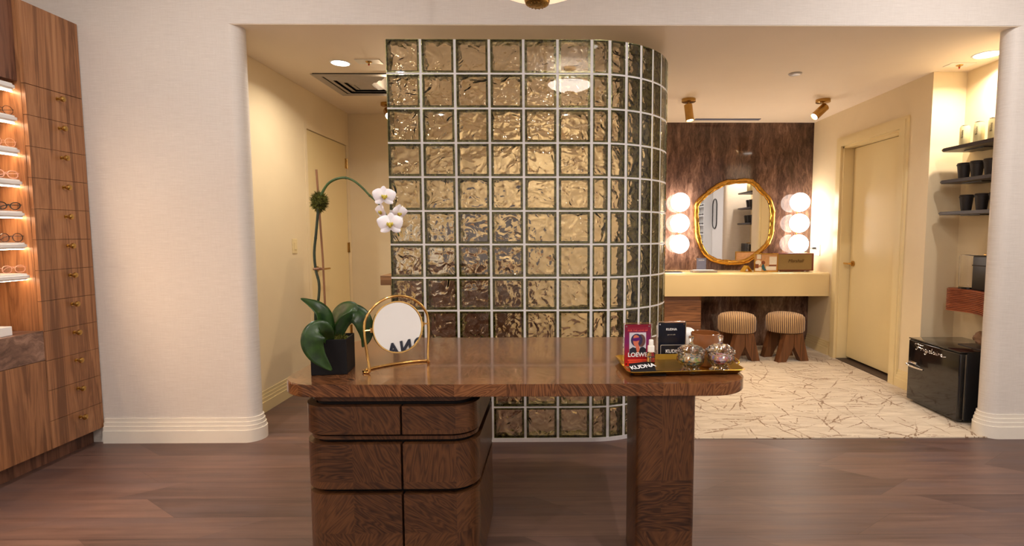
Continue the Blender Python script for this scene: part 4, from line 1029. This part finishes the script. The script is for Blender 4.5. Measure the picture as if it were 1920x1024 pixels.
# ------------------------------------------------------------------ nook: shelves, cups, cans, coffee, fridge
NX = XR+.26
def nook_shelf(z, label, x0=2.935):
    s = thing('wall_shelf', label, 'shelf', (NX, 3.75, z), 0, None)
    pts = [(-.001, -.30), (x0-NX, -.30)]
    r = .035
    for i in range(7):
        a = math.radians(90*(1-i/6)); pts.append((x0-NX+r-r*math.sin(a)*1.0, .27-r+r*(1-math.sin(a)))) if False else None
    pts += [(x0-NX, .225), (x0-NX+.006, .247), (x0-NX+.02, .262), (x0-NX+.04, .27), (-.001, .27)]
    bm = BM(); prism(bm, pts, -.024, 0)
    bmesh.ops.bevel(bm, geom=[e for e in bm.edges if abs(e.verts[0].co.z-e.verts[1].co.z) < 1e-6], offset=.006, segments=2, affect='EDGES')
    obj('shelf_board', bm, M['shelf_dark'], s, True)
    bm = BM(); box(bm, -.14, -.002, -.02, .16, -.031, -.024, .001); obj('bracket', bm, M['black'], s)
for z, lb in ((1.94, 'topmost of the three black shelves in the corner, carrying pale cans'), (1.70, 'middle black corner shelf carrying three black cups'), (1.463, 'lowest of the three black corner shelves, carrying black cups')):
    nook_shelf(z, lb)
def can(label, y):
    c = thing('drink_can', label, 'can', (3.04, y, 1.9402), 0, 'pale cans on the top corner shelf')
    bm = BM(); lathe(bm, [(0, .002), (.024, .002), (.0265, .0), (.033, .012), (.033, .138), (.0275, .15), (.0275, .153), (.025, .153), (.0245, .149), (0, .149)], 36); obj('can_body', bm, M['can'], c, True)
    bm = BM(); lathe(bm, [(.0272, .150), (.0285, .152), (.0285, .155), (.026, .155), (.0272, .150)], 36, cap=False); obj('can_rim', bm, M['chrome'], c, True)
    text('lettering', 'Brooks', .02, M['threshold'], c, Matrix.Rotation(math.radians(-66), 4, 'Z') @ Matrix.Translation((0, -.0334, .09)) @ FRONT @ Matrix.Rotation(PI/2, 4, 'Z'), depth=.0004)
for nm, y in (('leftmost of the three pale green cans on the top corner shelf', 3.905), ('middle pale green can on the top corner shelf', 3.775), ('pale green can nearest the white column on the top corner shelf', 3.648)): can(nm, y)
def cup(label, y, z):
    c = thing('paper_cup', label, 'cup', (3.04, y, z+.0003), 0, 'black cups on the corner shelves')
    bm = BM(); lathe(bm, [(0, 0), (.031, 0), (.043, .102), (0, .102)], 32); obj('cup_body', bm, M['cup'], c, True)
    bm = BM(); lathe(bm, [(.042, .1), (.0465, .101), (.0465, .107), (.044, .11), (.042, .118), (.038, .12), (0, .12)], 32); obj('cup_lid', bm, M['cup'], c, True)
c0 = None
for lb, y, z in (('black lidded cup nearest the corner on the middle shelf', 3.895, 1.70), ('second black lidded cup from the corner on the middle shelf', 3.775, 1.70), ('black lidded cup nearest the white column on the middle shelf', 3.655, 1.70),
                 ('black lidded cup nearest the corner on the lowest shelf', 3.855, 1.463), ('second black lidded cup from the corner on the lowest shelf', 3.715, 1.463), ('black lidded cup half hidden by the white column on the lowest shelf', 3.59, 1.463)): cup(lb, y, z)
rs = thing('ribbed_shelf', 'floating wooden shelf with horizontal ribs and wavy front carrying the coffee machine', 'shelf', (NX, 3.7, .725))
def wavef(inset):
    pts = [(-.001, -.28), (-.24+inset, -.28)]
    ctrl = [(-.24, -.28), (-.235, -.18), (-.20, -.09), (-.185, -.01), (-.20, .08), (-.235, .15), (-.215, .205), (-.16, .225), (-.001, .225)]
    cs = catmull([(x, y, 0) for x, y in ctrl], 6)
    return [(-.001, -.28)]+[(min(-.001, p.x+(inset if p.x < -.02 else 0)), min(p.y, .225-(inset if p.y > .19 else 0))) for p in cs[:-1]]+[(-.001, .225-inset)]
bm = BM(); prism(bm, wavef(.009), .0, .168); obj('shelf_core', bm, M['rib_wood'], rs)
for k in range(13):
    bm = BM(); prism(bm, wavef(0), .001+k*.0128, .001+k*.0128+.0085); obj('rib', bm, M['rib_wood'], rs)
cm = thing('coffee_machine', 'black capsule coffee machine with clear water tank on the ribbed shelf', 'coffee machine', (3.05, 3.72, .8935))
bm = BM(); box(bm, -.045, .055, -.27, .005, 0, .25, .012, 3); obj('machine_body', bm, M['black'], cm, True)
bm = BM(); box(bm, -.05, .055, -.25, .0, .175, .182, .001); obj('body_band', bm, M['black_gloss'], cm)
bm = BM(); lathe(bm, [(0, .014), (.058, .014), (.06, .02), (.062, .245), (.06, .245), (.057, .022), (0, .02)], 36, c=(0, .085, 0)); obj('water_tank', bm, M['clearp'], cm, True)
bm = BM(); lathe(bm, [(0, .0), (.06, .0), (.06, .014), (0, .014)], 36, c=(0, .085, 0)); obj('tank_base', bm, M['black_gloss'], cm, True)
bm = BM(); tube(bm, [(.062*math.cos(2*PI*k/32), .085+.062*math.sin(2*PI*k/32), .246) for k in range(32)], .002, 6, True); obj('tank_rim', bm, M['chrome'], cm, True)
bm = BM(); box(bm, -.02, .03, -.12, -.06, .25, .262, .003); obj('top_lever', bm, M['gold'], cm)
# fridge
FX0, FX1, FY0, FY1, FH = 2.737, 3.15, 3.446, 3.962, .502
fr = thing('mini_fridge', 'glossy black retro mini fridge with chrome script and handle beside the white column', 'fridge', (FX0, FY0, .006))
def fo(name, bm, mat, smooth=False, parent=None):
    bmesh.ops.translate(bm, vec=(-FX0, -FY0, -.006), verts=bm.verts[:]); return obj(name, bm, mat, parent or fr, smooth)
bm = BM(); box(bm, FX0+.052, FX1, FY0+.004, FY1-.004, .02, FH-.008, .004); fo('cabinet_body', bm, M['black'])
bm = BM(); box(bm, FX0, FX0+.043, FY0, FY1, .022, FH-.012, .012, 4); dr = fo('door', bm, M['black_gloss'], True)
bm = BM(); box(bm, FX0+.042, FX0+.053, FY0+.008, FY1-.008, .03, FH-.02); fo('door_seal', bm, M['chrome'])
bm = BM(); box(bm, FX0-.0, FX1, FY0, FY1, FH-.01, FH, .004); fo('top_panel', bm, M['black_gloss'], True)
for (x, y) in ((FX0+.06, FY0+.05), (FX0+.06, FY1-.05), (FX1-.05, FY0+.05), (FX1-.05, FY1-.05)):
    bm = BM(); lathe(bm, [(0, .0061), (.018, .0061), (.018, .0205), (0, .0205)], 14, c=(x, y, 0)); fo('foot', bm, M['black'])
bm = BM(); tube(bm, catmull([(FX0-.004, FY1-.012, .300), (FX0-.018, FY1-.02, .297), (FX0-.024, FY1-.06, .293), (FX0-.016, FY1-.12, .289), (FX0, FY1-.17, .287)], 6), lambda i: .010-.0045*(i/24), 10); fo('door_handle', bm, M['chrome'], True, dr)
bm = BM(); box(bm, FX0-.006, FX0+.004, FY1-.10, FY1-.02, .308, .326, .004); fo('handle_plate', bm, M['chrome'], True, dr)
# script lettering drawn as one pen line per letter group (written along -Y on the door)
def pen(strokes, mat, name, parent, org, w, h):
    bm = BM()
    for st in strokes:
        cs = catmull([(org[0], org[1]-x*w, org[2]+y*h) for x, y in st], 5)
        tube(bm, cs, .0022, 6)
    return fo(name, bm, mat, True, parent)
FR = [[(0.02, .75), (.0, .95), (.1, 1.0), (.22, .92), (.30, .98)], [(.15, .95), (.11, .6), (.06, .25), (.02, .3)], [(.06, .6), (.12, .62), (.19, .6)],
      [(.19, .6), (.23, .55), (.21, .3)], [(.22, .5), (.27, .6), (.3, .52)], [(.31, .58), (.3, .35), (.34, .33)], [(.32, .74), (.322, .75)],
      [(.42, .55), (.37, .6), (.35, .42), (.39, .34), (.43, .55), (.41, .2), (.38, -.02), (.33, .05), (.4, .25), (.46, .4)],
      [(.46, .58), (.455, .35), (.49, .34)], [(.47, .74), (.472, .75)], [(.56, .55), (.51, .58), (.5, .4), (.54, .33), (.58, .55), (.6, .95), (.575, .5), (.58, .34), (.61, .36)],
      [(.69, .55), (.64, .58), (.63, .4), (.67, .33), (.71, .57), (.7, .35), (.73, .34)], [(.76, .58), (.75, .35), (.78, .34)], [(.77, .74), (.772, .75)],
      [(.8, .35), (.81, .6), (.84, .52), (.87, .58)], [(.88, .42), (.94, .5), (.92, .62), (.88, .52), (.89, .36), (.94, .34), (1.05, .45)]]
pen(FR, M['chrome'], 'lettering', dr, (FX0-.0005, FY1-.075, .41), .30, .06)
tr = thing('serving_tray', 'thin dark tray lying on top of the black mini fridge', 'tray', (3.03, 3.58, FH))
bm = BM(); prism(bm, rrect(-.12, .1, -.12, .12, .01, 3), .0005, .006); obj('tray_sheet', bm, M['shelf_dark'], tr)
bm = BM(); bmesh.ops.create_icosphere(bm, subdivisions=3, radius=1, matrix=Matrix.Translation((3.03, 3.56, FH+.056)) @ Matrix.Diagonal((.085, .10, .055, 1)))
for v in bm.verts:
    k = noise.cell(v.co*22)*.5+noise.noise(v.co*26)*.7
    v.co += (v.co-Vector((3.03, 3.56, FH+.056)))*k*.35; v.co.z = max(v.co.z, FH+.0068)
tag(obj('paper_bag', bm, M['kraft']), 'crumpled brown paper bag on the tray on top of the mini fridge', 'bag')

# ------------------------------------------------------------------ behind the glass
fc = thing('fitting_counter', 'wood-topped counter with dark base behind the glass partition', 'counter', (-.83, 4.45, 0))
bm = BM(); box(bm, -.57, .57, -.25, .25, .888, .965, .004); obj('counter_top', bm, M['oak_shelf'], fc)
bm = BM(); box(bm, -.515, -.35, -.16, .16, .70, .887, .003); obj('support_box', bm, M['walnut_dark'], fc)
bm = BM(); box(bm, -.35, .52, -.2, .2, .02, .887, .003); obj('base_cabinet', bm, M['walnut_dark'], fc)
bm = BM(); box(bm, -.3, .48, -.17, .17, .0, .02); obj('plinth', bm, M['black'], fc)
wb = thing('wire_basket', 'thin wire basket hanging under the left end of the counter behind the glass', 'basket', (-1.33, 4.42, .697))
bm = BM()
for z, r_ in ((-.012, .09), (-.10, .07)):
    tube(bm, [(r_*math.cos(2*PI*k/24), r_*.8*math.sin(2*PI*k/24), z) for k in range(24)], .002, 5, True)
obj('wire_rings', bm, M['wire'], wb)
bm = BM()
for k in range(10):
    a = 2*PI*k/10; tube(bm, [(.09*math.cos(a), .072*math.sin(a), -.012), (.07*math.cos(a), .056*math.sin(a), -.10)], .0014, 5)
tube(bm, [(.04, 0, -.0005), (.09, 0, -.012)], .002, 5); tube(bm, [(-.04+.02, 0, -.0005), (-.09, 0, -.012)], .002, 5)
obj('wire_uprights', bm, M['wire'], wb)
mo = thing('desktop_monitor', 'grey-blue flat screen seen through the middle of the glass partition', 'monitor', (-.56, 4.42, .965))
bm = BM(); box(bm, -.29, .29, -.01, .02, .09, .44, .006); obj('screen_back', bm, M['screen'], mo)
bm = BM(); lathe(bm, [(0, .0005), (.09, .0005), (.09, .01), (.015, .014), (.015, .2), (0, .2)], 24, c=(0, .035, 0)); obj('monitor_stand', bm, M['chrome'], mo, True)
ins = thing('white_machine', 'bulky white tabletop machine seen through the left columns of the glass partition', 'machine', (-1.12, 4.45, .965))
bm = BM(); box(bm, -.17, .17, -.14, .14, .0005, .12, .02, 3); obj('machine_base', bm, M['white'], ins, True)
bm = BM(); box(bm, -.12, .12, -.1, .1, .121, .40, .03, 3); obj('machine_head', bm, M['white'], ins, True)
bm = BM(); lathe(bm, [(0, 0), (.04, 0), (.05, .03), (0, .03)], 24, mat=Matrix.Translation((0, -.1, .28)) @ Matrix.Rotation(PI/2, 4, 'X')); obj('eyepiece', bm, M['black'], ins, True)

# ------------------------------------------------------------------ right side of the main room (seen in the mirrors)
sg = thing('wall_lettering', 'dark navy dimensional letters on the white side wall, seen reversed in the desk mirror', 'sign', (XM, .2, 1.6))
sg.location = (XM, -.300, 1.30)
MT = Matrix(((0, 0, -1, 0), (-1, 0, 0, 0), (0, 1, 0, 0), (0, 0, 0, 1)))
text('letters', 'KUDNA', .23, M['ink_navy'], sg, MT @ Matrix.Translation((0, 0, .012)), depth=.01, bold=.006, spacing=1.3)
rs2 = thing('white_display_shelves', 'white shelf unit with eyewear on the side wall, seen in the gold mirror', 'shelf', (XM, -2.62, 0))
bm = BM(); box(bm, -.22, -.001, .50, .53, .3, 2.5); box(bm, -.22, -.001, -.53, -.50, .3, 2.5); box(bm, -.02, -.001, -.50, .50, .3, 2.5); obj('shelf_frame', bm, M['white'], rs2)
for k in range(7):
    bm = BM(); box(bm, -.22, -.021, -.499, .499, .76+.25*k, .79+.25*k, .004); obj('shelf_board', bm, M['white'], rs2)
GL = None
for k in range(1, 6):
    for yy in (-2.95, -2.7, -2.45, -2.2):
        if GL is None: GL = glasses('dark eyeglasses on the white side-wall shelves seen in the gold mirror', (XM-.16, yy, .7905+.25*k), math.radians(-90), M['thinm'], 'round', .004); GL['group'] = 'eyeglasses on the side-wall shelves'
        else: dup(GL, (XM-.16, yy, .7905+.25*k), math.radians(-90), GL['label'])
om = thing('oval_wall_mirror', 'tall black-framed oval mirror on the white side wall, seen in the gold mirror', 'mirror', (XM, -1.84, 1.81))
cs = [(math.copysign(abs(math.cos(a))**.9, math.cos(a))*.17, math.sin(a)*.17+(.21 if math.sin(a) > 0 else -.21)) for a in [2*PI*(k+.5)/40 for k in range(40)]]
bm = BM(); tube(bm, [(-.012, y, z) for y, z in cs], .014, 8, True); obj('mirror_frame', bm, M['black'], om, True)
bm = BM(); prism(bm, cs, -.012, -.002, 'x'); obj('mirror_glass', bm, M['mirror'], om)

# ------------------------------------------------------------------ camera and render look
cam = bpy.data.cameras.new('camera'); co_ = bpy.data.objects.new('camera', cam); COL.objects.link(co_)
cam.sensor_width = 36; cam.lens = 980/1920*36; cam.shift_x = (960-1048.76)/1920; cam.clip_start = .02
R_ = Matrix.Rotation(-.0096, 4, 'Z') @ Matrix.Rotation(PI/2-.0755, 4, 'X') @ Matrix.Rotation(-.0009, 4, 'Z')
co_.matrix_world = Matrix.Translation((0, 0, 1.302)) @ R_
scene.camera = co_
w = bpy.data.worlds.new('world'); scene.world = w; w.use_nodes = True
w.node_tree.nodes['Background'].inputs[0].default_value = (1, .9, .8, 1); w.node_tree.nodes['Background'].inputs[1].default_value = .05
vs = scene.view_settings; vs.view_transform = 'Standard'; vs.look = 'None'; vs.gamma = 1; vs.use_curve_mapping = False; vs.exposure = 0
